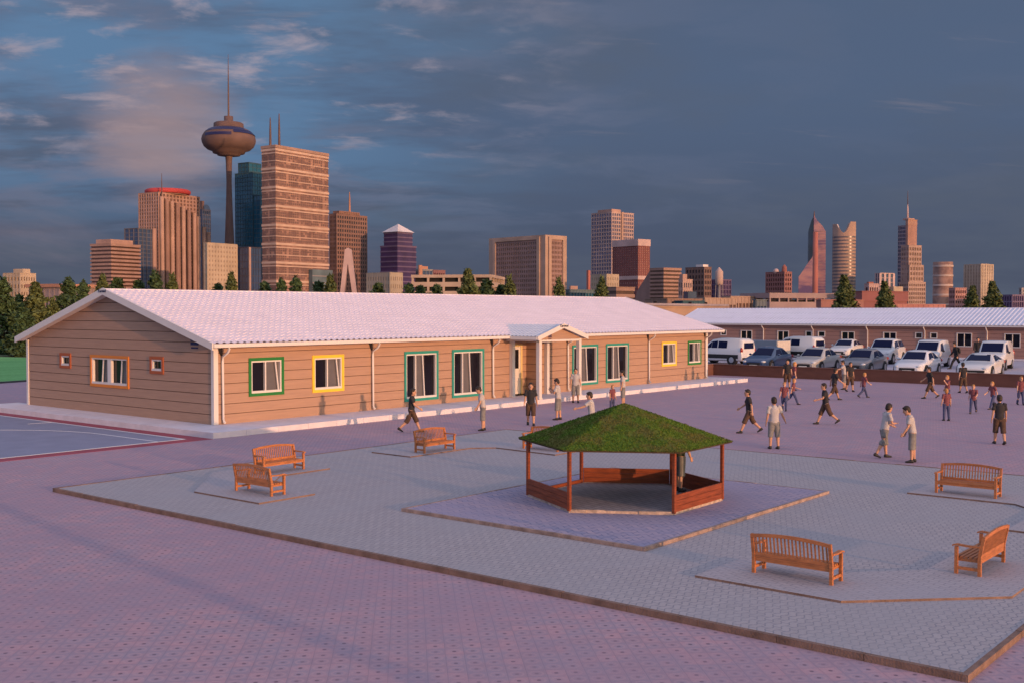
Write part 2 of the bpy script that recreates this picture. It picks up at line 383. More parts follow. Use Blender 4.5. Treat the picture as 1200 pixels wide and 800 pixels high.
# the worn grass and tarmac belt beyond the school
b = MB(); b.box(-60, 75.05, -.015, 57.8, 260, .002); b.box(57.95, 75.05, -.015, 260, 260, .002); b.box(110.1, -10, -.015, 260, 75, .002)
structure(b.build('grass_field', mat('rough_grass', (.075, .10, .045), .95, var=.35, scale=.25, bump=.5, bscale=8)))
# ------------------------------------------------------------------ school building
M_BOARD = mat('beige_siding', (.375, .235, .172), .75, var=.09, scale=3, bump=.12, bscale=50, streak=(.4, .4, 6))
M_GROOVE = mat('siding_joint', (.12, .07, .05), .9, var=.1)
M_WHITE = mat('white_paint', (.64, .60, .59), .55, var=.04, scale=2)
M_ROOF = mat('white_roof_sheet', (.76, .66, .72), .45, metal=0, var=.06, scale=1.2, spec=.5)
M_GREEN = mat('green_trim', (.014, .17, .035), .6, var=.08); M_YEL = mat('yellow_trim', (.80, .52, .04), .6, var=.08)
M_TEAL = mat('teal_trim', (.020, .25, .21), .6, var=.08); M_ORG = mat('orange_trim', (.62, .20, .03), .6, var=.08); M_BRN = mat('brown_trim', (.36, .09, .03), .6, var=.08)
M_PANE = mat('dark_glass', (.010, .009, .016), .06, var=0, spec=.3)
M_BLIND = mat('grey_blind_glass', (.125, .115, .125), .22, var=.1, scale=3, spec=.5)
M_DARK = mat('dark_interior', (.015, .012, .014), .9, var=0)
M_SOFFIT = mat('soffit', (.66, .58, .52), .7, var=.05)
M_NAVY = mat('navy_mark', (.012, .012, .075), .5, var=0)

YW, XW, XE, YB = 29.32, 20.70, 52.1, 41.42
Z0, ZE = .18, 2.70
YR, ZR = 35.3, 4.52
def zroof(y): return ZE + .05 + (ZR - ZE - .05) * (1 - abs(y - YR) / (YR - 28.94))

school = thing('school_building', 'long single storey beige sided school with ribbed white gable roof and colourful window frames', 'school', (XW, YW, 0))
def sbuild(mb, name, mats, parent=None, bevel=0):
    o = mb.build(name, mats, None, bevel=bevel); o.parent = parent or school
    o.matrix_parent_inverse = Matrix.Translation((-XW, -YW, 0)) if (parent is None or parent is school) else Matrix.Identity(4)
    return o
ROW = .326; GAP = .022
def siding(T, u0, u1, zs, openings, top=None, name='wall', parent=None):
    """boards with recessed joints; T(u, z, n) -> point; openings (u0, u1, z0, z1); top(u) limits the height (gable)"""
    mb = MB(); z = zs; zmax = ZE if top is None else max(top(u0 + (u1 - u0) * k / 40) for k in range(41))
    def cell(ua, ub, za, zb):
        if ub - ua < .003 or zb - za < .003: return
        vs = [T(u, zz, n) for n in (-.07, 0) for u, zz in ((ua, za), (ub, za), (ub, zb), (ua, zb))]
        mb.add(vs, [(0,3,2,1),(4,5,6,7),(0,1,5,4),(1,2,6,5),(2,3,7,6),(3,0,4,7)])
    while z < zmax - .01:
        za, zb = z, min(z + ROW - GAP, zmax)
        if top is None:
            cuts = sorted({za, zb} | {c for o in openings for c in o[2:] if za < c < zb})
            for k in range(len(cuts) - 1):
                a, e = cuts[k], cuts[k + 1]; mid = (a + e) / 2; u = u0
                for o in sorted(o for o in openings if o[2] < mid < o[3]):
                    cell(u, o[0], a, e); u = o[1]
                cell(u, u1, a, e)
        elif zb <= ZE:
            cuts = sorted({za, zb} | {c for o in openings for c in o[2:] if za < c < zb})
            for k in range(len(cuts) - 1):
                a, e = cuts[k], cuts[k + 1]; mid = (a + e) / 2; u = u0
                for o in sorted(o for o in openings if o[2] < mid < o[3]):
                    cell(u, o[0], a, e); u = o[1]
                cell(u, u1, a, e)
        else:
            def span(zz):
                if zz <= ZE: return u0, u1
                k = (zz - ZE) / (zmax - ZE); m = YR; return u0 + (m - u0) * k, u1 + (m - u1) * k
            (a0, a1), (b0, b1) = span(za), span(zb)
            vs = [T(u, zz, n) for n in (-.07, 0) for u, zz in ((a0, za), (a1, za), (b1, zb), (b0, zb))]
            mb.add(vs, [(0,3,2,1),(4,5,6,7),(0,1,5,4),(1,2,6,5),(2,3,7,6),(3,0,4,7)])
        z += ROW
    # joint backing, a little behind the boards, cut round the openings
    xs = sorted({u0, u1} | {c for o in openings for c in o[:2]})
    for a, e in zip(xs[:-1], xs[1:]):
        holes = sorted((o[2], o[3]) for o in openings if o[0] < (a + e) / 2 < o[1]); z = zs
        for h0, h1 in holes + [(ZE - .005, ZE)]:
            if h0 > z: mb.add([T(a, z, -.018), T(e, z, -.018), T(e, h0, -.018), T(a, h0, -.018)], [(0, 1, 2, 3)], 1)
            z = h1
    if top is not None:
        mb.add([T(u0, ZE - .005, -.018), T(u1, ZE - .005, -.018), T(YR, zmax - .02, -.018)], [(0, 1, 2)], 1)
    return sbuild(mb, name, [M_BOARD, M_GROOVE], parent)

def TF(u, z, n): return (u, YW - n, z)
def TG(u, z, n): return (XW - n, u, z)

def window(T, u0, u1, z0, z1, trim, panes, parent=None, label=None, tilt=None, depth=.10, casing=.10):
    """coloured casing with white frame, fixed panes and a sash tilted in at its top; panes: list of (fraction, dark?)"""
    def bx(mb, ua, ub, za, zb, na, nb, mi=0):
        vs = [T(u, zz, n) for n in (na, nb) for u, zz in ((ua, za), (ub, za), (ub, zb), (ua, zb))]
        mb.add(vs, [(0,3,2,1),(4,5,6,7),(0,1,5,4),(1,2,6,5),(2,3,7,6),(3,0,4,7)], mi)
    mb = MB(); c = casing
    bx(mb, u0, u1, z1 - c, z1, -.06, .035); bx(mb, u0, u1, z0, z0 + c, -.06, .035)
    bx(mb, u0, u0 + c, z0 + c, z1 - c, -.06, .033); bx(mb, u1 - c, u1, z0 + c, z1 - c, -.06, .033)
    w = sbuild(mb, 'window', trim, parent)
    if label: w['label'] = label
    a0, a1, b0, b1 = u0 + c, u1 - c, z0 + c, z1 - c; f = .05
    mb = MB()
    bx(mb, a0, a1, b1 - f, b1, -.09, .012); bx(mb, a0, a1, b0, b0 + f * 1.5, -.09, .022)
    bx(mb, a0, a0 + f, b0 + f * 1.5, b1 - f, -.09, .010); bx(mb, a1 - f, a1, b0 + f * 1.5, b1 - f, -.09, .010)
    i0, i1, j0, j1 = a0 + f, a1 - f, b0 + f * 1.5, b1 - f
    u = i0; edges = []
    for k, (fr, kind) in enumerate(panes):
        e = u + (i1 - i0) * fr; edges.append((u, e, kind))
        if k < len(panes) - 1 and kind != 'tilt': bx(mb, e - .025, e + .025, j0, j1, -.085, .006)
        u = e
    fr_o = sbuild(mb, 'frame', M_WHITE, w)
    for ua, ub, kind in edges:
        mb = MB()
        if kind == 'dark': bx(mb, ua, ub, j0, j1, -.13, -.10); sbuild(mb, 'pane', M_PANE, w)
        elif kind == 'post': bx(mb, ua, ub, j0, j1, -.09, .011); sbuild(mb, 'mullion', M_WHITE, w)
        elif kind == 'blind': bx(mb, ua, ub, j0, j1, -.10, -.07); sbuild(mb, 'pane', M_BLIND, w)
        else:
            # sash standing ajar: its free stile leans, so it reads as a slanting white bar
            s = .045; lean = .26 * (ub - ua)
            bx(mb, ua, ub, j0, j1, -.12, -.095, 1)
            p0, p1 = ub - lean - .02, ub - .03
            vs = [T(x, zz, n) for n in (-.06, -.02) for x, zz in ((p1 - s, j0), (p1, j0), (p0 + s * .6, j1), (p0 - s * .4, j1))]
            mb.add(vs, [(0,3,2,1),(4,5,6,7),(0,1,5,4),(1,2,6,5),(2,3,7,6),(3,0,4,7)], 0)
            sbuild(mb, 'sash', [M_WHITE, M_BLIND], w)
    return w

DB = [(.47, 'dark'), (.53, 'tilt')]
front_windows = [
    ((22.03, 23.47, 1.00, 2.26), M_GREEN, DB, 'green framed window nearest the roadside corner'),
    ((24.70, 26.15, .97, 2.26), M_YEL, DB, 'yellow framed window beside the first downpipe'),
    ((29.17, 31.03, .37, 2.26), M_TEAL, [(.3, 'dark'), (.36, 'tilt'), (.34, 'dark')], None),
    ((31.82, 33.75, .35, 2.26), M_TEAL, [(.3, 'dark'), (.36, 'tilt'), (.34, 'dark')], None),
    ((39.84, 41.86, .40, 2.24), M_TEAL, [(.3, 'dark'), (.36, 'tilt'), (.34, 'dark')], None),
    ((42.52, 44.45, .40, 2.24), M_TEAL, [(.3, 'dark'), (.36, 'tilt'), (.34, 'dark')], None),
    ((47.48, 48.91, .98, 2.22), M_YEL, DB, 'yellow framed window near the far end'),
    ((50.06, 51.45, .96, 2.22), M_GREEN, DB, 'green framed window at the far corner')]
RX0, RX1, RDEP = 35.58, 37.46, .75
ops = [(w[0][0] + .06, w[0][1] - .06, w[0][2] + .06, w[0][3] - .06) for w in front_windows] + [(RX0, RX1, Z0 - .1, 2.56)]
siding(TF, XW, XE, Z0, ops)
for r, trim, pn, lb_ in front_windows: window(TF, *r, trim, pn, label=lb_)
gw = [((38.12, 38.91, 1.68, 2.24), M_BRN, [(1., 'dark')]), ((32.12, 32.92, 1.69, 2.27), M_BRN, [(1., 'dark')])]
ops_g = [(r[0] + .06, r[1] - .06, r[2] + .06, r[3] - .06) for r, _, _ in gw] + [(34.29, 36.70, 1.16, 2.17)]
siding(TG, YW, YB, Z0, ops_g, top=lambda u: ZE + (zroof(YR) - .1 - ZE) * (1 - abs(u - YR) / (YB - YR)))
for r, trim, pn in gw: window(TG, *r, trim, pn, label='small square brown framed window')
window(TG, 34.23, 36.76, 1.10, 2.23, M_ORG, [(.24, 'dark'), (.24, 'tilt'), (.04, 'mull'), (.24, 'dark'), (.24, 'tilt')] if False else [(.22, 'tilt'), (.235, 'dark'), (.09, 'post'), (.22, 'tilt'), (.235, 'dark')], label='wide orange framed double window')
# plain back and far walls
mb = MB(); mb.box(XW + .08, YB - .07, Z0, XE - .08, YB, ZE); sbuild(mb, 'wall', M_BOARD)
mb = MB(); mb.box(XE - .07, YW + .08, Z0, XE, YB, ZE); mb.extrude([(XE - .07, YW + .08, ZE), (XE - .07, YB, ZE), (XE - .07, YR, ZR - .12)], (.07, 0, 0)); sbuild(mb, 'wall', M_BOARD)
mb = MB(); mb.box(XW + .2, YW + .9, Z0, XE - .2, YB - .3, ZE - .1); sbuild(mb, 'interior', M_DARK)
# corner boards
for x0_, y0_, x1_, y1_ in ((XW - .03, YW - .03, XW + .14, YW + .12), (XW - .03, YB - .12, XW + .12, YB + .03), (XE - .12, YW - .03, XE + .03, YW + .12)):
    mb = MB(); mb.box(x0_, y0_, Z0, x1_, y1_, ZE - .02); sbuild(mb, 'corner_board', M_WHITE, bevel=.006)

# ribbed roof: stepped sheets with ribs from ridge to eave
def ribbed(x0, x1, ya, za, yb, zb, rib=.26, steps=20, mat_=M_ROOF, name='roof', amp=.036, axis='x', step=.012):
    mb = MB(); nx = int((x1 - x0) / rib)
    prof = []
    for i in range(nx):
        xa = x0 + (x1 - x0) * i / nx; w = (x1 - x0) / nx
        prof += [(xa, 0), (xa + w * .45, 0.004), (xa + w * .58, amp), (xa + w * .84, amp)]
    prof.append((x1, 0)); vs = []; fs = []; m = len(prof)
    rows = []
    for k in range(steps):
        t0, t1 = k / steps, (k + 1) / steps
        rows += [(t0, step), (t1, 0.)]
    for t, dz in rows:
        for x, h in prof:
            p = (x, ya + (yb - ya) * t, za + (zb - za) * t + h + dz); vs.append(p if axis == 'x' else (p[1], p[0], p[2]))
    for r in range(len(rows) - 1):
        for i in range(m - 1):
            q = (r * m + i, r * m + i + 1, (r + 1) * m + i + 1, (r + 1) * m + i); fs.append(q if (yb > ya) == (axis == 'x') else q[::-1])
    # underside
    o = len(vs)
    for x, y, z in ((x0, ya, za - .05), (x1, ya, za - .05), (x1, yb, zb - .05), (x0, yb, zb - .05)): vs.append((x, y, z) if axis == 'x' else (y, x, z))
    fs.append((o, o + 3, o + 2, o + 1))
    mb.add(vs, fs); return mb
RXA, RXB = 20.36, 53.2
mb = ribbed(RXA, RXB, 28.92, ZE + .06, YR, ZR); roof = sbuild(mb, 'roof', M_ROOF)
mb = ribbed(RXA, RXB, YR + (YR - 28.92), ZE + .06, YR, ZR); sbuild(mb, 'roof', M_ROOF)
mb = MB(); mb.tube([(RXA, YR, ZR + .015), (RXB, YR, ZR + .015)], [(.05, .035), (.05, .035)], 10); sbuild(mb, 'ridge_cap', M_ROOF)
# eave gutter, soffit, barge boards
mb = MB(); mb.box(RXA + .02, 28.84, ZE - .06, RXB - .02, 28.93, ZE + .06); sbuild(mb, 'gutter', M_WHITE, bevel=.012)
mb = MB(); mb.box(RXA + .06, 28.935, ZE - .05, RXB - .06, YW - .002, ZE - .01); mb.box(XW + .1, YB + .005, ZE - .05, RXB - .06, YB + .3, ZE - .01); sbuild(mb, 'soffit', M_SOFFIT)
for xx in (RXA - .02, RXB - .03):
    mb = MB()
    for ya in (28.90, 2 * YR - 28.90):
        mb.extrude([(xx, ya, ZE + .09), (xx, YR, ZR + .07), (xx, YR, ZR - .17), (xx, ya, ZE - .13)], (.05, 0, 0))
    sbuild(mb, 'barge_board', M_WHITE)
mb = MB()
for ya in (28.93, 2 * YR - 28.93):
    mb.extrude([(RXA + .031, ya, ZE - .03), (RXA + .031, YR, ZR - .10), (RXA + .031, YR, ZR - .14), (RXA + .031, ya, ZE - .07)], (XW - RXA - .035, 0, 0))
sbuild(mb, 'gable_soffit', M_SOFFIT)
# downpipes with hoppers, the shadow on them put into a flat dark colour
for xd in (20.98, 27.5, 34.26, 39.45, 46.2, 51.85):
    mb = MB(); y = YW - .075
    mb.tube([(xd, 28.90, ZE - .05), (xd, 28.90, ZE - .10), (xd, 28.97, ZE - .22), (xd, y, ZE - .36), (xd, y, ZE - .5), (xd, y, .36), (xd, y - .05, .27), (xd, y - .10, .24)], .04, 10)
    d = sbuild(mb, 'downpipe', M_WHITE)
    mb = MB(); mb.extrude([(xd - .16, YW - .012, ZE - .06), (xd - .03, YW - .012, ZE - .34), (xd + .02, YW - .012, ZE - .34), (xd + .02, YW - .012, ZE - .06)], (0, -.02, 0))
    sbuild(mb, 'hopper', M_DARK, d)
# porch: recessed door, four posts, small gabled roof
TB = lambda u, z, n: (u, YW + RDEP - n, z)
def TS(u, z, n): return (RX1 - .0 - n, u, z)
mb = MB()
z = Z0
siding(TB, RX0, RX1, Z0, [(36.10, 37.16, Z0 - .1, 2.34)], name='wall')
mb = MB()
z = Z0
while z < ZE:
    mb.box(RX1, YW + .072, z, RX1 + .05, YW + RDEP, min(z + ROW - GAP, ZE)); mb.box(RX0 - .05, YW + .072, z, RX0, YW + RDEP, min(z + ROW - GAP, ZE)); z += ROW
mb.box(RX1 + .018, YW + .08, Z0, RX1 + .04, YW + RDEP, ZE, 1); mb.box(RX0 - .04, YW + .08, Z0, RX0 - .018, YW + RDEP, ZE, 1)
mb.box(RX0, YW + .001, 2.56, RX1, YW + RDEP, 2.62, 2)
sbuild(mb, 'wall', [M_BOARD, M_GROOVE, M_SOFFIT])
mb = MB(); yb_ = YW + RDEP
mb.box(36.10, yb_ - .03, Z0, 36.19, yb_ + .05, 2.34); mb.box(37.07, yb_ - .03, Z0, 37.16, yb_ + .05, 2.34); mb.box(36.19, yb_ - .03, 2.25, 37.07, yb_ + .05, 2.34)
mb.box(36.20, yb_ - .005, Z0 + .01, 37.06, yb_ + .04, 2.24, 1)
door = sbuild(mb, 'door', [M_YEL if False else mat('cream_door_frame', (.72, .55, .27), .6, var=.05), M_WHITE])
mb = MB(); mb.box(36.34, yb_ - .012, 1.30, 36.92, yb_ - .004, 2.12); sbuild(mb, 'pane', M_PANE, door)
mb = MB(); mb.tube([(36.95, yb_ - .05, 1.12), (36.95, yb_ - .05, 1.30)], .012, 8); sbuild(mb, 'handle', mat('steel', (.5, .5, .5), .3, 1), door)
PYF = 27.62
for px_, py_ in ((35.25, PYF), (38.02, PYF), (35.48, YW - .09), (37.86, YW - .09)):
    mb = MB(); mb.box(px_ - .085, py_ - .085, Z0, px_ + .085, py_ + .085, 2.62); mb.box(px_ - .11, py_ - .11, Z0, px_ + .11, py_ + .11, Z0 + .05)
    sbuild(mb, 'porch_post', M_WHITE, bevel=.006)
mb = MB(); xm = 36.62; hw = 1.72
mb.box(35.165, PYF - .06, 2.52, 38.1, PYF + .06, 2.6); mb.box(35.2, PYF + .06, 2.53, 35.3, YW, 2.62); mb.box(37.97, PYF + .06, 2.53, 38.07, YW, 2.62)
sbuild(mb, 'porch_beam', M_WHITE)
zp, ze_ = 3.20, 2.70
for sg in (-1, 1):
    mbp = ribbed(27.40, 31.2, xm + sg * hw, ze_ + .03, xm, zp, axis='y', steps=5, rib=.2, amp=.025)
    sbuild(mbp, 'porch_roof', mat('porch_roof_sheet', (.60, .62, .70), .4, var=.06, spec=.5))
mb = MB()
for sg in (-1, 1):
    x1_ = xm + sg * (hw + .03)
    mb.extrude([(x1_, 27.36, ze_ + .06), (xm, 27.36, zp + .07), (xm, 27.36, zp - .13), (x1_, 27.36, ze_ - .12)], (0, .05, 0))
    mb.box(x1_ - .03, 27.42, ze_ - .09, x1_ + .03, 28.83, ze_ + .04)
pf = sbuild(mb, 'porch_fascia', M_WHITE)
mb = MB(); mb.extrude([(xm - hw + .1, PYF - .02, 2.605), (xm + hw - .1, PYF - .02, 2.605), (xm, PYF - .02, zp - .06)], (0, .04, 0)); sbuild(mb, 'porch_gable', M_BOARD)

def lettering(txt, size, loc, rot, parent, m, depth=.004):
    cu = bpy.data.curves.new('lettering', 'FONT'); cu.body = txt; cu.size = size; cu.align_x = 'CENTER'; cu.extrude = depth
    tmp = bpy.data.objects.new('lettering_source', cu); C.objects.link(tmp); bpy.context.view_layer.update()
    me = bpy.data.meshes.new_from_object(tmp.evaluated_get(bpy.context.evaluated_depsgraph_get())); bpy.data.objects.remove(tmp)
    me.materials.clear(); me.materials.append(m); o = bpy.data.objects.new('lettering', me); C.objects.link(o)
    o.parent = parent; o.location = Vector(loc) - Vector((XW, YW, 0)) if parent is school else Vector(loc); o.rotation_euler = rot; return o
lettering('Karmod', .17, (xm, 27.345, zp - .085), (pi / 2, 0, 0), school, M_NAVY)
lettering('Karmod', .15, (RXA - .03, YR, ZR - .09), (pi / 2, 0, -pi / 2), school, M_NAVY)
def emblem(T, u, z, s=1.):
    mb = MB()
    for k, (w, h) in enumerate(((.46, .10), (.46, .09), (.40, .05))):
        zz = z - k * .135 * s
        vs = [T(uu, v, n) for n in (.004, .012) for uu, v in ((u - w * s / 2, zz - h * s / 2), (u + w * s / 2, zz - h * s / 2), (u + w * s / 2, zz + h * s / 2), (u - w * s / 2, zz + h * s / 2))]
        mb.add(vs, [(0,3,2,1),(4,5,6,7),(0,1,5,4),(1,2,6,5),(2,3,7,6),(3,0,4,7)])
    sbuild(mb, 'emblem', M_NAVY)
emblem(TG, 30.35, 2.86, .95)
emblem(lambda u, z, n: (u, PYF - .021 - n, z), 35.95, 2.77, .5)
# plinth strip where the boards meet the walkway
# ------------------------------------------------------------------ second block beyond the car park
XF, ZF = 90.0, 2.56
M_BOARD2 = mat('pinkish_siding', (.34, .19, .16), .75, var=.07, scale=3, streak=(.4, .4, 6))
blk = thing('classroom_block', 'long low brown sided building with white roof behind the parked cars', 'building', (XF, 12, 0))
def kb(mb, name, mats, parent=None):
    o = mb.build(name, mats); o.parent = parent or blk
    if o.parent is blk: o.matrix_parent_inverse = Matrix.Translation((-XF, -12, 0))
    return o
YE1 = 54.0; YE0 = 8.0
wins = []
for x0, y0, x1, y1 in [(844.5,387.5,851.5,392.5),(868,387.5,881.5,398.5),(911,387.5,924.5,397.5),(944,387.8,951.5,393.3),(958.5,388,967,393.5),(986,388.5,1001.5,402.5),(1035,389,1050.5,398.5),(1072.5,389.8,1081,395.8),(1090,389.8,1098.5,396.2),(1121,390.2,1139,405),(1177,390.8,1196,406)]:
    a = on_x(x0, y0, XF); e = on_x(x1, y1, XF); zt = 2.03
    big = (y1 - y0) > 8; wins.append((e.y, a.y, zt - (1.1 if big else .5), zt))
for yy in (18.6, 14.2): wins.append((yy, yy + 1.25, .95, 2.03))
mb = MB(); z = .02
ops2 = [(w[0] + .05, w[1] - .05, w[2] + .05, w[3] - .05) for w in wins]
T2 = lambda u, z, n: (XF - n, u, z)
def cell2(ua, ub, za, zb):
    if ub - ua < .003: return
    vs = [T2(u, zz, n) for n in (-.08, 0) for u, zz in ((ua, za), (ub, za), (ub, zb), (ua, zb))]
    mb.add(vs, [(0,3,2,1),(4,5,6,7),(0,1,5,4),(1,2,6,5),(2,3,7,6),(3,0,4,7)])
while z < ZF:
    za, zb = z, min(z + .306, ZF); cuts = sorted({za, zb} | {c for o in ops2 for c in o[2:] if za < c < zb})
    for k in range(len(cuts) - 1):
        a, e = cuts[k], cuts[k + 1]; u = YE0
        for o in sorted(o for o in ops2 if o[2] < (a + e) / 2 < o[3]): cell2(u, o[0], a, e); u = o[1]
        cell2(u, YE1 - .4, a, e)
    z += .326
mb.box(XF + .09, YE0, 0, XF + 8, YE1 - .4, ZF - .02, 1)
mb.extrude([(XF + .02, YE1 - .42, ZF - .02), (XF + 8, YE1 - .42, ZF - .02), (XF + 4, YE1 - .42, 3.86)], (0, .04, 0))
kb(mb, 'wall', [M_BOARD2, M_GROOVE])
for (u0, u1, za, zb) in wins:
    mb = MB(); c = .065
    def bx(ua, ub, z0_, z1_, na, nb, mi=0):
        vs = [T2(u, zz, n) for n in (na, nb) for u, zz in ((ua, z0_), (ub, z0_), (ub, z1_), (ua, z1_))]
        mb.add(vs, [(0,3,2,1),(4,5,6,7),(0,1,5,4),(1,2,6,5),(2,3,7,6),(3,0,4,7)], mi)
    bx(u0, u1, zb - c, zb, -.05, .03); bx(u0, u1, za, za + c, -.05, .03); bx(u0, u0 + c, za + c, zb - c, -.05, .028); bx(u1 - c, u1, za + c, zb - c, -.05, .028)
    if zb - za > .6: bx((u0 + u1) / 2 - .022, (u0 + u1) / 2 + .022, za + c, zb - c, -.05, .02)
    w = kb(mb, 'window', M_WHITE)
    mb = MB(); bx(u0 + c, u1 - c, za + c, zb - c, -.075, -.055); kb(mb, 'pane', M_PANE, w)
M_ROOF2 = mat('lilac_white_roof_sheet', (.72, .70, .80), .42, var=.05, scale=1.2, spec=.5)
for a, e in ((XF - .4, XF + 4), (XF + 8.4, XF + 4)):
    kb(ribbed(YE0, YE1, a, ZF + .07, e, 3.98, axis='y', steps=3, rib=.33), 'roof', M_ROOF2)
mb = MB(); mb.tube([(XF + 4, YE0, 3.99), (XF + 4, YE1, 3.99)], [(.05, .04)] * 2, 8); kb(mb, 'ridge_cap', M_ROOF2)
mb = MB(); mb.box(XF - .5, YE0, ZF - .05, XF - .4, YE1, ZF + .07); kb(mb, 'gutter', M_WHITE)
mb = MB(); mb.box(XF - .39, YE0, ZF - .03, XF - .002, YE1, ZF); kb(mb, 'soffit', M_SOFFIT)
for xpx in (895, 953, 1017, 1084, 1157):
    y = on_x(xpx, 400, XF).y; mb = MB(); mb.tube([(XF - .44, y, ZF - .04), (XF - .42, y, ZF - .15), (XF - .07, y, ZF - .4), (XF - .07, y, .1)], .045, 8); kb(mb, 'downpipe', M_WHITE)
mb = MB(); mb.box(XF - .9, YE0, .005, XF - .005, YE1, .09); structure(mb.build('walkway', M_WALK))
# ------------------------------------------------------------------ low brown wall between yard and car park
M_BWALL = mat('brown_render', (.125, .056, .046), .85, var=.18, scale=.8, bump=.2, bscale=20, streak=(1, 1, 4))
wl = thing('boundary_wall', 'low dark brown wall separating the paved yard from the parked cars', 'wall', (57.75, 32.0, 0))
def wb(mb, name, m):
    o = mb.build(name, m); o.parent = wl; o.matrix_parent_inverse = Matrix.Translation((-57.75, -32.0, 0))
mb = MB(); mb.box(57.62, -10, 0, 57.88, 32.0, .62); mb.box(53.6, 32.0, 0, 57.88, 32.26, .62); wb(mb, 'wall', M_BWALL)
mb = MB(); mb.box(57.59, -10, .62, 57.91, 31.97, .655); mb.box(53.6, 31.97, .62, 57.91, 32.29, .655); wb(mb, 'coping', mat('brown_coping', (.16, .075, .06), .8, var=.2, scale=1))
# ------------------------------------------------------------------ gazebo
M_WOODR = mat('red_brown_timber', (.23, .052, .018), .6, var=.35, scale=3, bump=.15, bscale=30, streak=(1, 1, 9))
M_FLOORG = paver_bricks('gazebo_floor', (.32, .285, .30), (.38, .335, .35), (.17, .155, .17), .24, .12, 0, .08, .0)
M_STONE = mat('stone_edge', (.45, .34, .28), .9, var=.4, scale=9, bump=.6, bscale=25)
gz = thing('gazebo', 'six sided timber gazebo with green turf roof on the raised paving', 'gazebo', (17.85, 11.87, .128))
def gbuild(mb, name, m, parent=None, bevel=0):
    return mb.build(name, m, parent or gz, bevel=bevel)
GR = 1.89; HEX = [(GR * cos(radians(2 + 60 * k)), GR * sin(radians(2 + 60 * k))) for k in range(6)]
mb = MB(); mb.prism([(x * .985, y * .985) for x, y in HEX], .002, .05); gbuild(mb, 'floor', M_FLOORG)
for k in range(6):
    p, q = Vector(HEX[k]), Vector(HEX[(k + 1) % 6]); mb = MB(); d = q - p; n_ = max(4, int(d.length / .28))
    for i in range(n_):
        a = p + d * (i / n_); e = p + d * ((i + 1) / n_); h = .052 + rnd.uniform(-.006, .008); off = 1 + rnd.uniform(-.006, .010)
        mb.prism([(a.x * off, a.y * off), (e.x * off, e.y * off), (e.x * .965, e.y * .965), (a.x * .965, a.y * .965)], .001, h)
    gbuild(mb, 'edging', M_STONE)
for x, y in HEX:
    mb = MB(); mb.box(x - .031, y - .031, .03, x + .031, y + .031, 1.20); gbuild(mb, 'post', M_WOODR, bevel=.006)
for k, (h0, h1) in {0: (.05, .36), 2: (.05, .36), 4: (.05, .36), 5: (.05, .36)}.items():
    p, q = Vector(HEX[k]), Vector(HEX[(k + 1) % 6]); d = (q - p).normalized(); mb = MB()
    nb = 3; bh = (h1 - h0) / nb
    for i in range(nb):
        z = h0 + bh * (i + .5); mb.beam((*(p + d * .045), z), (*(q - d * .045), z), .04, bh - .006)
    gbuild(mb, 'parapet', M_WOODR)
mb = MB(); p, q = Vector(HEX[1]), Vector(HEX[2]); d = (q - p).normalized(); mb.beam((*(p + d * .045), .08), (*(q - d * .045), .08), .06, .06); gbuild(mb, 'sill_beam', M_WOODR)
M_EDGE = mat('roof_edge', (.06, .04, .02), .9, var=.3)
# roof shell and its turf
RR = 2.08; ZEV, ZAP = 1.16, 1.87
ring = [(RR * cos(radians(2 + 60 * k)), RR * sin(radians(2 + 60 * k))) for k in range(6)]
M_TURF, tb = blank('turf', .95, .15); nt = M_TURF.node_tree
N, L, put, math_, mix, noise, ramp, mapping = node_helper(nt); o_ = N.new('ShaderNodeTexCoord').outputs['Object']
gi = N.new('ShaderNodeNewGeometry').outputs['Random Per Island']
tcol = mix(gi, (.040, .115, .012), (.135, .19, .03)); tcol = mix(ramp(noise(o_, 2.2, 4, .6), .42, .62), tcol, (.125, .125, .035)); tcol = mix(ramp(noise(o_, 14, 3, .6), .5, .75, 0, .8), tcol, (.035, .06, .012))
L.new(tcol, tb.inputs['Base Color'])
mb = MB(); apex = (0, 0, ZAP)
for k in range(6):
    a, e = ring[k], ring[(k + 1) % 6]
    mb.add([(*a, ZEV), (*e, ZEV), apex], [(0, 1, 2)], 0); mb.add([(*a, ZEV - .03), (*e, ZEV - .03), (0, 0, ZAP - .09)], [(0, 2, 1)], 1)
    mb.add([(*a, ZEV - .03), (*e, ZEV - .03), (*e, ZEV), (*a, ZEV)], [(0, 1, 2, 3)], 1)
roof_g = gbuild(mb, 'roof', [M_TURF, M_EDGE])
mb = MB(); rg = random.Random(3)
for k in range(6):
    a, e = Vector((*ring[k], ZEV)), Vector((*ring[(k + 1) % 6], ZEV)); t = Vector(apex); nrm = (e - a).cross(t - a).normalized()
    for i in range(6000):
        u, v = rg.random(), rg.random()
        if u + v > 1: u, v = 1 - u, 1 - v
        if i < 420: v = 0.0; u = rg.random()
        p = a + (e - a) * u + (t - a) * v
        ln = rg.uniform(.016, .040); dr = (nrm * rg.uniform(.35, .9) + Vector((rg.uniform(-1, 1), rg.uniform(-1, 1), rg.uniform(-.5, .4)))).normalized()
        sd = dr.cross(Vector((rg.uniform(-1, 1), rg.uniform(-1, 1), .3))).normalized() * rg.uniform(.006, .012)
        mb.add([p - sd, p + sd, p + dr * ln], [(0, 1, 2)])
tf = gbuild(mb, 'turf', M_TURF, roof_g); tf['kind'] = 'stuff'
mb = MB()
for k in range(6):
    p, q = HEX[k], HEX[(k + 1) % 6]; mb.beam((*p, 1.165), (*q, 1.165), .05, .06)
    mb.beam((*p, 1.17), (0, 0, 1.74), .05, .07)
gbuild(mb, 'roof_frame', M_WOODR)

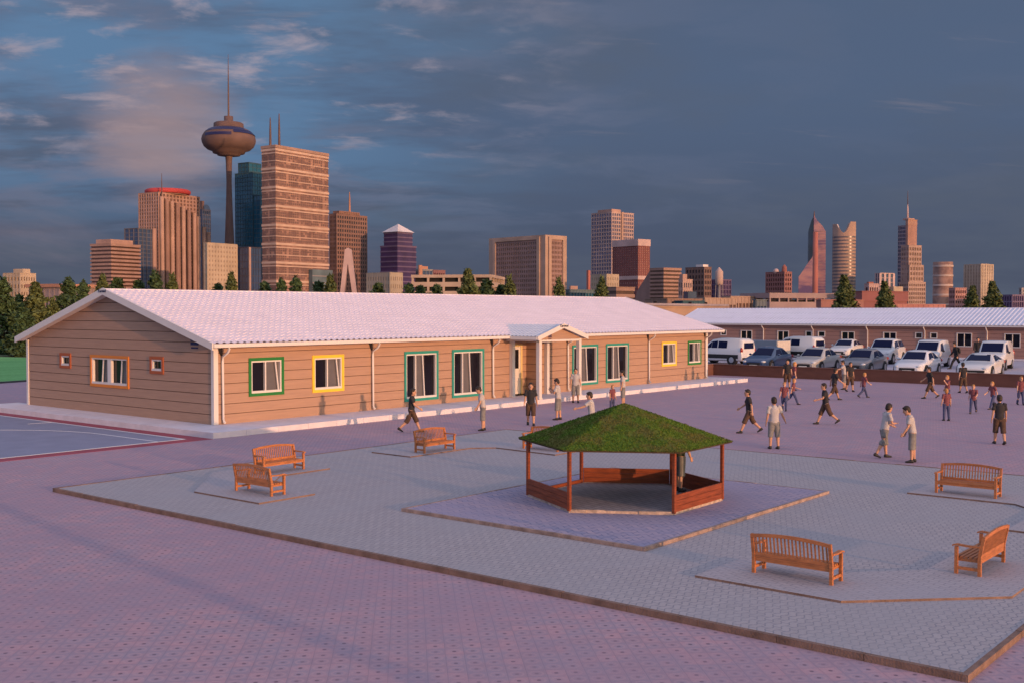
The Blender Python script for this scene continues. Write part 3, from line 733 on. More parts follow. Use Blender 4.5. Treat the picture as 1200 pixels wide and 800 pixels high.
# ------------------------------------------------------------------ benches: built once, then copied
M_TEAK = mat('orange_teak', (.42, .15, .052), .5, var=.3, scale=6, bump=.1, bscale=40, streak=(1, 6, 6), spec=.5)
BL, BD = 1.19, .36
def make_bench():
    t = thing('garden_bench', 'x', 'bench', (0, 0, 0), 0, 'teak garden benches round the plaza')
    w = .045
    for sx in (-1, 1):
        x = sx * (BL / 2 - w / 2)
        mb = MB(); mb.beam((x, -BD / 2 + w / 2, 0), (x, -BD / 2 + w / 2, .385), w, w); mb.build('leg', M_TEAK, t)           # front leg up to the arm
        mb = MB()
        mb.extrude([(x - w / 2, BD / 2 - w, 0), (x - w / 2, BD / 2, 0), (x - w / 2, BD / 2, .26), (x - w / 2, BD / 2 + .055, .555), (x - w / 2, BD / 2 + .015, .565), (x - w / 2, BD / 2 - w, .27)], (w, 0, 0)); mb.build('leg', M_TEAK, t)
        mb = MB(); mb.extrude([(x - .03, -BD / 2 - .03, .385), (x - .03, -BD / 2 + .02, .40), (x - .03, 0, .392), (x - .03, BD / 2 - .01, .40), (x - .03, BD / 2 - .01, .425), (x - .03, 0, .415), (x - .03, -BD / 2 + .03, .425), (x - .03, -BD / 2 - .03, .405)], (.06, 0, 0)); mb.build('armrest', M_TEAK, t)
        mb = MB(); mb.beam((x, -BD / 2 + w, .085), (x, BD / 2 - w, .085), .03, .04); mb.build('stretcher', M_TEAK, t)
    mb = MB()
    for i in range(6):
        y = -BD / 2 + .02 + i * (BD - .05) / 5; mb.box(-BL / 2 + .05, y - .021, .226 - .006 * (1 if 0 < i < 5 else 0), BL / 2 - .05, y + .021, .245)
    mb.box(-BL / 2 + .046, -BD / 2 + .005, .175, BL / 2 - .046, -BD / 2 + .03, .223); mb.box(-BL / 2 + .046, BD / 2 - .035, .175, BL / 2 - .046, BD / 2 - .01, .223)
    for xx in (-BL / 2 + .06, 0, BL / 2 - .06): mb.box(xx - .015, -BD / 2 + .031, .18, xx + .015, BD / 2 - .036, .219)
    mb.build('seat', M_TEAK, t)
    mb = MB(); ns = 20
    def back(z): return BD / 2 - .018 + max(0, (z - .27)) * .19
    def topz(x): return .545 + .045 * (1 - (2 * x / BL) ** 2)
    for i in range(ns):
        x = -BL / 2 + .075 + i * (BL - .15) / (ns - 1); zt = topz(x) - .03
        mb.beam((x, back(.29), .29), (x, back(zt), zt), .021, .014, up=(0, 1, 0))
    mb.beam((-BL / 2 + .046, back(.275), .275), (BL / 2 - .046, back(.275), .275), .024, .05)
    nseg = 14
    for i in range(nseg):
        xa = -BL / 2 + .002 + i * (BL - .004) / nseg; xb = xa + (BL - .004) / nseg
        za, zb_ = topz(xa), topz(xb)
        vs = [(x, back(z) + dy, z + dz) for x, z in ((xa, za), (xb, zb_)) for dy, dz in ((-.016, -.036), (.016, -.036), (.016, .012), (-.016, .012))]
        mb.add(vs, [(0, 4, 5, 1), (1, 5, 6, 2), (2, 6, 7, 3), (3, 7, 4, 0)] + ([(0, 1, 2, 3)] if i == 0 else []) + ([(4, 7, 6, 5)] if i == nseg - 1 else []))
    mb.build('backrest', M_TEAK, t)
    return t
bench = make_bench()
ZP = .105
# local -Y is the way a bench faces
spots = [
    ((14.02, 6.48), radians(90), 'teak bench seen from behind on the nearest right platform, facing the gazebo'),
    ((16.18, 4.69), radians(180), 'teak bench seen end on at the right, facing left across the corner platform'),
    ((22.48, 6.77), radians(-90), 'teak bench far right of the gazebo, its seat and slatted back facing the camera'),
    ((13.68, 17.86), radians(90), 'teak bench seen from behind at the left, nearer of the two on the left platform'),
    ((15.78, 19.88), radians(0), 'teak bench on the left platform facing right, just behind the bench with its back turned'),
    ((20.68, 19.65), radians(0), 'teak bench alone on the platform between the boys and the left benches'),
    ((22.70, 17.62), radians(-90), 'teak bench mostly hidden behind the left tip of the gazebo roof')]
for i, (p, rz, lb_) in enumerate(spots):
    if i == 0: p = (p[0] * 1.0123, p[1] * 1.0123); bench.location = (*p, ZP); bench.rotation_euler = (0, 0, rz); bench['label'] = lb_
    else: copy_thing(bench, (p[0] * 1.0123, p[1] * 1.0123, ZP), rz, lb_)
# ------------------------------------------------------------------ people: each pose modelled once as a fused body with clothes, then copied
SKIN = mat('skin', (.50, .275, .185), .6, var=.06, scale=9)
SKIN2 = mat('fair_skin', (.56, .32, .23), .6, var=.06, scale=9)
HAIRD = mat('dark_hair', (.022, .014, .011), .6, var=.4, scale=30); HAIRB = mat('blond_hair', (.42, .20, .065), .6, var=.4, scale=30); HAIRBR = mat('brown_hair', (.05, .026, .015), .6, var=.4, scale=30)
CL = dict(black=mat('black_cotton', (.028, .026, .030), .9, var=.25, scale=9), white=mat('pale_cotton', (.42, .395, .40), .9, var=.12, scale=7), maroon=mat('maroon_cotton', (.19, .060, .072), .9, var=.2, scale=9),
          brown=mat('brown_shorts_cloth', (.080, .046, .032), .9, var=.3, scale=9), grey=mat('grey_shorts_cloth', (.19, .185, .185), .9, var=.25, scale=9), jeans=mat('blue_jeans', (.058, .070, .155), .9, var=.3, scale=9),
          olive=mat('olive_cotton', (.055, .065, .04), .9, var=.2, scale=9), suit=mat('charcoal_cloth', (.022, .022, .026), .9, var=.2, scale=9))
SHOE = mat('black_shoes', (.02, .02, .022), .6, var=.2, scale=20); SHOEW = mat('shoe_sole_white', (.55, .53, .52), .7, var=.1)
EYE_M = mat('eye', (.03, .02, .02), .2, var=0); LIP = mat('lips', (.33, .10, .09), .5, var=0)
BAG = mat('backpack_cloth', (.018, .018, .022), .8, var=.2)

def fuse(mb, name, m, voxel, smooth=3):
    """union of overlapping closed pieces into one continuous skin"""
    me = mb.mesh('shape_source', m); o = bpy.data.objects.new('shape_source', me); C.objects.link(o)
    r = o.modifiers.new('r', 'REMESH'); r.mode = 'VOXEL'; r.voxel_size = voxel; r.use_smooth_shade = True
    s = o.modifiers.new('s', 'SMOOTH'); s.factor = .5; s.iterations = smooth
    bpy.context.view_layer.update()
    out = bpy.data.meshes.new_from_object(o.evaluated_get(bpy.context.evaluated_depsgraph_get()))
    bpy.data.objects.remove(o); bpy.data.meshes.remove(me); out.name = name
    out.materials.clear(); out.materials.append(m)
    return out

def rot_y(v, a): return Vector((v.x * cos(a) + v.z * sin(a), v.y, -v.x * sin(a) + v.z * cos(a)))
def rot_x(v, a): return Vector((v.x, v.y * cos(a) - v.z * sin(a), v.y * sin(a) + v.z * cos(a)))
def rot_z(v, a): return Vector((v.x * cos(a) - v.y * sin(a), v.x * sin(a) + v.y * cos(a), v.z))

def make_person(pose, look, label, group, H=1.42):
    """local +X is forward, +Y the left side; angles in degrees"""
    k = H / 1.42; adult = look.get('adult', False); child = look.get('child', False)
    t = thing('person', label, 'person', (0, 0, 0), 0, group)
    head_h = (.205 if not child else .20) * k if not adult else .235 * k * .80
    hipz, hipw = .715 * k, .075 * k
    thigh, shin = .345 * k, .325 * k
    lean = radians(pose.get('lean', 2)); B = Vector((0, 0, hipz))
    def body(v): return rot_y(Vector(v) * k - Vector((0, 0, hipz)), lean) + B       # torso space -> posed
    # ---- legs: forward swing, knee bend
    legs = []
    for s, (sw, kn) in ((1, pose['legs'][0]), (-1, pose['legs'][1])):
        hip = Vector((0, s * hipw, hipz)); a = radians(sw); spread = radians(pose.get('spread', 2)) * s
        kn_p = hip + rot_x(rot_y(Vector((0, 0, -thigh)), -a), spread); b_ = radians(sw - kn)
        an_p = kn_p + rot_x(rot_y(Vector((0, 0, -shin)), -b_), spread * .6)
        legs.append((s, hip, kn_p, an_p, b_))
    low = min(l[3].z for l in legs); dz = .058 * k - low
    # ---- arms: swing forward, out to the side, elbow bend, twist inward
    sh = {1: body((0, .145, 1.13)), -1: body((0, -.145, 1.13))}; ua, fa = .235 * k, .20 * k; arms = []
    for s, (sw, ab, el, tw) in ((1, pose['arms'][0]), (-1, pose['arms'][1])):
        S0 = sh[s]; d = rot_y(rot_x(Vector((0, 0, -1)), radians(ab) * s), -radians(sw) + lean * .5); e = S0 + d * ua
        f = rot_y(rot_x(Vector((0, 0, -1)), radians(ab) * s), -radians(sw + el)); f = rot_z(f, -radians(tw) * s).normalized()
        w = e + f * fa; arms.append((s, S0, e, w, f))
    nk = body((.005, 0, 1.16)); hc = body((.022 + pose.get('headfwd', 0), 0, 1.295)); hy = radians(pose.get('yaw', 0)); hp = radians(pose.get('nod', 0))
    def hd(v): return hc + rot_z(rot_y(Vector(v) * k, hp + lean * .4), hy)
    def lift(): pass
    # ---- body, one fused skin
    mb = MB()
    mb.tube([body((0, 0, .66)), body((0, 0, .74)), body((.0, 0, .87)), body((.005, 0, 1.0)), body((0, 0, 1.10)), body((0, 0, 1.165))], [(.09*k,.07*k), (.115*k,.085*k), (.10*k,.075*k), (.12*k,.085*k), (.118*k,.075*k), (.045*k,.045*k)], 14, ref=(1, 0, 0))
    mb.tube([nk, body((.015, 0, 1.25))], [.043 * k, .042 * k], 10)
    st = len(mb.v)
    mb.ball((0, 0, 0), (.088 * k, .072 * k, .112 * k), 9); mb.ball((.018 * k, 0, -.055 * k), (.062 * k, .052 * k, .058 * k), 8)          # skull, jaw
    mb.tube([(.075 * k, 0, .012 * k), (.103 * k, 0, -.022 * k), (.085 * k, 0, -.03 * k)], [.009 * k, .014 * k, .012 * k], 8)                  # nose
    for s in (1, -1): mb.ball((-.005 * k, s * .074 * k, -.008 * k), (.019 * k, .010 * k, .028 * k), 6)                                       # ears
    mb.ball((.062 * k, 0, -.096 * k), (.020 * k, .022 * k, .016 * k), 6)                                                                    # chin
    for i in range(st, len(mb.v)): mb.v[i] = tuple(hd(Vector(mb.v[i]) / k))
    for s, hip, kn_p, an_p, b_ in legs:
        mb.tube([hip + Vector((0, 0, .03 * k)), hip.lerp(kn_p, .5), kn_p, kn_p.lerp(an_p, .3) + rot_y(Vector((-.008 * k, 0, 0)), -b_), an_p], [.078 * k, .066 * k, .048 * k, .048 * k, .032 * k], 12)
        fdir = rot_y(Vector((1, 0, 0)), -b_ * .6); mb.tube([an_p + fdir * (-.03 * k), an_p + fdir * .03 * k + Vector((0, 0, -.025 * k)), an_p + fdir * .1 * k + Vector((0, 0, -.036 * k))], [.032 * k, .034 * k, .022 * k], 10)
    for s, S0, e, w, f in arms:
        mb.tube([S0 + Vector((0, -s * .03 * k, .0)), S0, S0.lerp(e, .5), e, e.lerp(w, .35), w], [.045 * k, .046 * k, .038 * k, .033 * k, .033 * k, .022 * k], 10)
        side = Vector((1, 0, 0)) - f * f.x
        if side.length < .3: side = Vector((0, 0, 1)) - f * f.z
        side.normalize(); nrm = f.cross(side).normalized()
        p = w; hand = .062 * k
        mb.tube([p - f * .01 * k, p + f * hand * .45, p + f * hand], [(.020 * k, .015 * k), (.031 * k, .014 * k), (.031 * k, .012 * k)], 10, ref=tuple(nrm))
        for j, (o, ln) in enumerate(((-.024, .052), (-.008, .060), (.008, .056), (.023, .042))):
            q = p + f * hand * .95 + side * (-o * k); c1 = q + f * ln * .5 * k; c2 = c1 + (f * .8 + nrm * .5 * s).normalized() * ln * .5 * k
            mb.tube([q, c1, c2], [.0088 * k, .0085 * k, .007 * k], 6)
        q = p + f * hand * .3 + side * .026 * k; c1 = q + (f * .6 + side * .7) * .03 * k; c2 = c1 + (f * .9 + nrm * .3 * s) * .024 * k
        mb.tube([q, c1, c2], [.011 * k, .010 * k, .008 * k], 6)
    skin = look.get('skin', SKIN)
    def put(me, name, parent=None):
        o = bpy.data.objects.new(name, me); C.objects.link(o); o.parent = parent or t; o.location = (0, 0, dz); return o
    put(fuse(mb, 'body', skin, .0075 * k), 'body')
    # ---- eyes, mouth
    mb = MB(); st = len(mb.v)
    for s in (1, -1): mb.ball((.077, s * .029, .006), (.009, .012, .008), 5)
    for s in (1, -1): mb.ball((.082, s * .029, .030), (.006, .018, .004), 5)
    for i in range(len(mb.v)): mb.v[i] = tuple(hd(mb.v[i]))
    put(mb.mesh('eyes', EYE_M), 'eyes')
    mb = MB(); mb.ball((.077, 0, -.062), (.007, .021, .006), 5)
    for i in range(len(mb.v)): mb.v[i] = tuple(hd(mb.v[i]))
    put(mb.mesh('mouth', LIP), 'mouth')
    # ---- hair
    mb = MB(); long_ = look.get('hairlen', 0)
    mb.ball((-.016, 0, .030), (.090, .080, .098), 9)
    mb.ball((-.040, 0, -.012 - long_ * .03), (.064, .075, .070 + long_ * .03), 8); mb.ball((.040, .008, .086), (.040, .054, .026), 7)
    for i in range(len(mb.v)): mb.v[i] = tuple(hd(mb.v[i]))
    put(fuse(mb, 'hair', look['hair'], .008 * k, 2), 'hair')
    # ---- shirt
    g = .017 * k; mb = MB(); hem = look.get('hem', .70)
    sw_ = 1.06 if not look.get('coat') else 1.14
    mb.tube([body((0, 0, hem)), body((0, 0, .76)), body((0, 0, .87)), body((.004, 0, 1.0)), body((0, 0, 1.10)), body((0, 0, 1.155)), body((.002, 0, 1.185))],
            [(sw_*.128*k,sw_*.098*k), (sw_*.126*k,sw_*.098*k), (sw_*.118*k,sw_*.093*k), (sw_*.131*k,sw_*.099*k), (sw_*.126*k,sw_*.090*k), (.075*k,.066*k), (.05*k,.05*k)], 16, ref=(1, 0, 0))
    for s, S0, e, w, f in arms:
        if look.get('sleeves') == 'long': mb.tube([S0 + Vector((0, -s * .05 * k, .005 * k)), S0, S0.lerp(e, .5), e, w], [.06 * k, .064 * k, .054 * k, .048 * k, .036 * k], 12)
        else: mb.tube([S0 + Vector((0, -s * .05 * k, .005 * k)), S0, S0.lerp(e, .45), S0.lerp(e, .72)], [.058 * k, .063 * k, .058 * k, .060 * k], 12)
    put(fuse(mb, 'shirt', CL[look['top']], .010 * k, 3), 'jacket' if look.get('coat') else 'shirt')
    # ---- shorts or trousers
    mb = MB(); mb.tube([B + Vector((0, 0, -.075 * k)), B + Vector((0, 0, 0)), body((0, 0, .79))], [(.085*k,.08*k), (.128*k,.102*k), (.116*k,.092*k)], 16, ref=(1, 0, 0))
    for s, hip, kn_p, an_p, b_ in legs:
        top = hip + Vector((0, 0, .02 * k))
        if look['leg'] == 'long': mb.tube([top, hip.lerp(kn_p, .5), kn_p, kn_p.lerp(an_p, .5), kn_p.lerp(an_p, .97)], [.088*k, .078*k, .062*k, .058*k, .052*k], 12)
        else: mb.tube([top, hip.lerp(kn_p, .5), hip.lerp(kn_p, .85), kn_p.lerp(an_p, .18)], [.092*k, .086*k, .078*k, .079*k], 12)
    put(fuse(mb, 'trousers', CL[look['bottom']], .0105 * k, 3), 'trousers' if look['leg'] == 'long' else 'shorts')
    # ---- shoes
    for s, hip, kn_p, an_p, b_ in legs:
        mb = MB(); pitch = -b_ * .6 if an_p.z - low > .02 * k else 0
        f0 = rot_y(Vector((1, 0, 0)), pitch); u0 = rot_y(Vector((0, 0, 1)), pitch)
        mb.tube([an_p - f0 * .055 * k - u0 * .015 * k, an_p - f0 * .03 * k - u0 * .018 * k, an_p + f0 * .05 * k - u0 * .026 * k, an_p + f0 * .115 * k - u0 * .035 * k, an_p + f0 * .15 * k - u0 * .038 * k], [(.025*k,.030*k), (.040*k,.042*k), (.045*k,.034*k), (.046*k,.024*k), (.028*k,.016*k)], 12, ref=(0, 0, 1))
        mb.tube([an_p + u0 * -.02 * k, an_p + u0 * .03 * k], [.042 * k, .041 * k], 10)
        put(fuse(mb, 'shoe', SHOE, .009 * k, 2), 'shoe')
    if look.get('bag'):
        mb = MB(); mb.tube([body((-.15, 0, .82)), body((-.165, 0, .9)), body((-.16, 0, 1.05)), body((-.14, 0, 1.13))], [(.12*k,.06*k), (.135*k,.075*k), (.125*k,.07*k), (.08*k,.04*k)], 12, ref=(1, 0, 0))
        for s in (1, -1): mb.tube([body((-.12, s * .09, 1.12)), body((0, s * .10, 1.185)), body((.10, s * .09, 1.06)), body((.07, s * .12, .88)), body((-.1, s * .12, .84))], .017 * k, 8)
        put(fuse(mb, 'backpack', BAG, .011 * k, 2), 'backpack')
    return t

LK_A = dict(top='black', bottom='brown', leg='short', hair=HAIRD, hem=.70)
LK_B = dict(top='white', bottom='grey', leg='short', hair=HAIRD, hem=.70)
LK_C = dict(top='maroon', bottom='jeans', leg='long', hair=HAIRB, child=True, hem=.66, skin=SKIN2, hairlen=.5)
LK_D = dict(top='suit', bottom='suit', leg='long', hair=HAIRD, sleeves='long', bag=True, hem=.64)
LK_E = dict(top='olive', bottom='grey', leg='short', hair=HAIRBR, hem=.70)
POSES = dict(
    walk1=dict(legs=[(26, 6), (-20, 28)], arms=[(-18, 9, 12, 0), (24, 9, 30, 10)], lean=4),
    walk2=dict(legs=[(-22, 30), (24, 4)], arms=[(28, 8, 45, 15), (-22, 9, 10, 0)], lean=5),
    stroll=dict(legs=[(11, 4), (-10, 14)], arms=[(-8, 9, 10, 0), (10, 9, 14, 0)], lean=2),
    stand=dict(legs=[(2, 2), (-2, 3)], arms=[(2, 8, 10, 0), (-2, 8, 12, 0)], lean=1, spread=3),
    droop=dict(legs=[(4, 5), (-2, 4)], arms=[(14, 5, 18, 10), (8, 5, 16, 10)], lean=9, nod=18, headfwd=.03),
    hold=dict(legs=[(4, 4), (-3, 4)], arms=[(22, 7, 95, 45), (26, 7, 100, 45)], lean=3, nod=14, spread=3),
    point=dict(legs=[(5, 4), (-5, 6)], arms=[(55, 6, 20, 0), (0, 8, 12, 0)], lean=5, nod=6),
    fold=dict(legs=[(12, 8), (-14, 18)], arms=[(8, 8, 60, 40), (18, 10, 70, 50)], lean=10, nod=8, yaw=20),
    armout=dict(legs=[(2, 3), (-2, 3)], arms=[(2, 8, 8, 0), (6, 24, 22, -10)], lean=1, spread=3, nod=5),
    wave=dict(legs=[(6, 6), (-8, 10)], arms=[(40, 10, 105, 10), (0, 8, 14, 0)], lean=2),
    march=dict(legs=[(34, 14), (-26, 18)], arms=[(-14, 8, 16, 0), (18, 8, 20, 0)], lean=8))
PROTO = {}
G_PEOPLE = 'schoolboys in the paved yard'
def person(look_key, look, pose, px, py, face, h, label, z=0.):
    """face: degrees, 0 = away from the camera, 90 = to the picture's left, -90 right, 180 towards the camera"""
    p = on_z(px, py, z); rz = HEAD + radians(face); key = (look_key, pose)
    if key not in PROTO:
        r = make_person(POSES[pose], look, label, G_PEOPLE, 1.42); PROTO[key] = r
        r.location = p; r.rotation_euler = (0, 0, rz); r.scale = (h / 1.42,) * 3; return r
    return copy_thing(PROTO[key], p, rz, label, G_PEOPLE, h / 1.42)
A_, B_, C_, D_, E_ = ('A', LK_A), ('B', LK_B), ('C', LK_C), ('D', LK_D), ('E', LK_E)
PEOPLE = [
    (A_, 'walk1', 482, 506, -90, 1.43, 'boy in black shirt and brown shorts striding right behind the lone teak bench'),
    (B_, 'droop', 566, 504, 95, 1.42, 'boy in pale shirt looking down, standing between the lone bench and the porch'),
    (A_, 'stroll', 622, 498, 180, 1.43, 'boy in black shirt walking towards the camera in front of the door'),
    (B_, 'hold', 654, 491.5, 75, 1.44, 'boy in pale shirt holding both hands to his chest beside the porch post'),
    (B_, 'stand', 674.5, 471.5, 180, 1.43, 'boy in pale shirt facing the camera beside the right porch post'),
    (B_, 'point', 693.5, 516, 80, 1.44, 'boy in pale shirt reaching an arm left, seen above the turf roof edge'),
    (C_, 'stand', 717.5, 482, -140, 1.02, 'small blond child in maroon shirt just above the turf roof peak'),
    (B_, 'stand', 730, 475, 80, 1.42, 'boy in pale shirt standing sideways beside the blond child above the turf peak'),
    (A_, 'walk1', 878, 507, 82, 1.42, 'boy in black shirt walking left, nearest one right of the turf roof'),
    (B_, 'armout', 907, 525.5, 5, 1.43, 'boy in pale shirt seen from behind, one arm held out'),
    (C_, 'stroll', 919, 481, 160, 1.10, 'small blond child in maroon shirt behind the arm of the pale shirted boy'),
    (C_, 'walk2', 929, 473.5, -100, 1.10, 'small child in maroon shirt stepping right, close behind another blond child'),
    (A_, 'stand', 922.5, 455, 170, 1.42, 'boy in black shirt standing close to the brown wall beside a maroon shirt'),
    (C_, 'stand', 930.5, 457, -90, 1.36, 'taller child in maroon shirt by the brown wall beside a black shirted boy'),
    (A_, 'walk2', 967.5, 497, 86, 1.44, 'boy in black shirt and brown shorts mid stride in the open yard, facing left'),
    (A_, 'walk1', 977.5, 468.5, -80, 1.42, 'boy in black shirt striding right, behind the black shirted boy in the open yard'),
    (B_, 'point', 989, 456, 85, 1.42, 'boy in pale shirt against the brown wall, half hidden behind a black shirt'),
    (A_, 'stroll', 996, 458.5, -165, 1.40, 'boy in black shirt in front of a pale shirted boy at the brown wall'),
    (C_, 'walk1', 1012, 465.5, -80, 1.14, 'small blond child in maroon shirt walking right, alone near the brown wall'),
    (B_, 'fold', 1036, 536, -85, 1.43, 'boy in pale shirt leaning forward with an arm across, facing another boy'),
    (B_, 'droop', 1069, 541.5, 70, 1.43, 'boy in pale shirt facing left, listening to the boy leaning forward'),
    (A_, 'walk1', 1090, 466.5, 86, 1.43, 'boy in black shirt walking left in front of the white sedan'),
    (C_, 'wave', 1110.5, 473, 100, 1.18, 'child in maroon shirt with a hand raised to the face, near the brown wall'),
    (C_, 'stand', 1109, 492.5, 5, 1.12, 'small blond child in maroon shirt seen from behind, nearest of the maroon shirts'),
    (A_, 'stroll', 1128.5, 460, 8, 1.42, 'boy in black shirt seen from behind at the brown wall before the white coupe'),
    (C_, 'walk2', 1140.5, 484, 150, 1.12, 'small blond child in maroon shirt stepping towards the camera, one foot lifted'),
    (C_, 'walk1', 1163.5, 479, 110, 1.12, 'small blond child in maroon shirt walking left, beside the large black shirted boy'),
    (A_, 'stroll', 1171, 520, -8, 1.42, 'boy in black shirt walking away, largest figure at the right edge'),
    (C_, 'stroll', 1196, 474, 175, 1.16, 'child in maroon shirt at the picture edge facing the camera'),
]
for (lk, look), pose, px, py, face, h, lb_ in PEOPLE: person(lk, look, pose, px, py, face, h, lb_)
person('E', LK_E, 'droop', 796, 575, -60, 1.36, 'boy in dark top standing inside the gazebo behind its front post', .178)
G_PEOPLE = 'adults crossing the car park'
for pose, px, dist, face, lb_ in (('march', 1120.5, 71.5, 82, 'adult in dark clothes with backpack striding left between two white vans'), ('stroll', 1145.5, 79, 165, 'adult in dark clothes standing beside the rightmost white van')):
    p = at(px, 400, dist); q = Vector((p.x, p.y, 0.004)); y = 364 + F_PX * CAM_H / dist
    person('D', LK_D, pose, px, y, face, 1.86, lb_, .004)
# ------------------------------------------------------------------ vehicles: lofted body shells with separate glass, wheels, lamps
M_TYRE = mat('tyre_rubber', (.018, .018, .019), .85, var=.2); M_RIM = mat('alloy_rim', (.45, .45, .47), .3, metal=.8, var=.05)
M_TRIM = mat('black_plastic', (.016, .016, .018), .6, var=.1); M_LAMP = mat('headlamp_glass', (.55, .55, .58), .12, var=.1, spec=.6); M_TAIL = mat('tail_lamp', (.28, .015, .012), .2, var=.05)
M_CGLASS = mat('car_glass', (.007, .011, .045), .12, var=0, spec=.05); M_PLATE = mat('number_plate', (.65, .65, .62), .5, var=.05)
def paint(name, col, metal=0.): return mat(name, col, .32, metal, var=.03, scale=1, coat=.6, spec=.5)
SHAPES = dict(
    sedan=dict(L=4.5, st=[(0, .60, .26, .50, .42, .56), (.10, .76, .20, .60, .56, .68), (.45, .85, .18, .72, .64, .79), (.95, .885, .18, .82, .68, .87), (1.32, .89, .18, .90, .70, .93), (2.08, .89, .18, .93, .60, 1.41), (2.75, .89, .18, .94, .61, 1.46), (3.30, .89, .18, .95, .59, 1.39), (3.98, .88, .19, .96, .62, 1.01), (4.36, .83, .22, .88, .60, .96), (4.5, .72, .30, .70, .52, .76)], cowl=4, roof0=5, roof1=7, deck=8, wheels=(.84, 3.55), wr=.315),
    coupe=dict(L=4.7, st=[(0, .66, .28, .48, .46, .55), (.12, .82, .20, .60, .60, .68), (.6, .90, .17, .75, .68, .81), (1.2, .93, .17, .84, .70, .89), (1.62, .94, .17, .90, .72, .94), (2.42, .93, .17, .93, .58, 1.33), (2.95, .93, .17, .95, .58, 1.37), (3.45, .94, .17, .97, .56, 1.29), (4.18, .93, .19, .98, .62, 1.03), (4.56, .88, .22, .90, .62, .98), (4.7, .80, .32, .72, .55, .80)], cowl=4, roof0=5, roof1=7, deck=8, wheels=(.92, 3.72), wr=.335),
    suv=dict(L=4.65, st=[(0, .68, .34, .66, .50, .78), (.10, .84, .28, .80, .66, .92), (.5, .91, .25, .94, .72, 1.03), (1.0, .94, .24, 1.02, .74, 1.09), (1.28, .94, .24, 1.06, .76, 1.12), (1.95, .94, .24, 1.09, .68, 1.70), (2.8, .94, .24, 1.10, .69, 1.76), (4.05, .94, .25, 1.12, .66, 1.70), (4.50, .90, .27, 1.12, .68, 1.22), (4.58, .88, .30, 1.02, .66, 1.10), (4.65, .80, .36, .90, .60, .96)], cowl=4, roof0=5, roof1=7, deck=8, wheels=(.92, 3.68), wr=.37),
    van=dict(L=4.3, st=[(0, .66, .28, .60, .46, .70), (.10, .80, .24, .76, .62, .86), (.45, .87, .22, .92, .68, 1.00), (.80, .90, .22, 1.00, .70, 1.07), (.95, .90, .22, 1.04, .72, 1.11), (1.72, .91, .22, 1.10, .70, 1.74), (2.25, .92, .22, 1.10, .74, 1.83), (4.00, .92, .24, 1.10, .73, 1.80), (4.24, .90, .28, 1.08, .70, 1.66), (4.28, .89, .30, 1.06, .68, 1.58), (4.3, .86, .34, 1.02, .66, 1.48)], cowl=4, roof0=5, roof1=7, deck=None, wheels=(.80, 3.45), wr=.325))
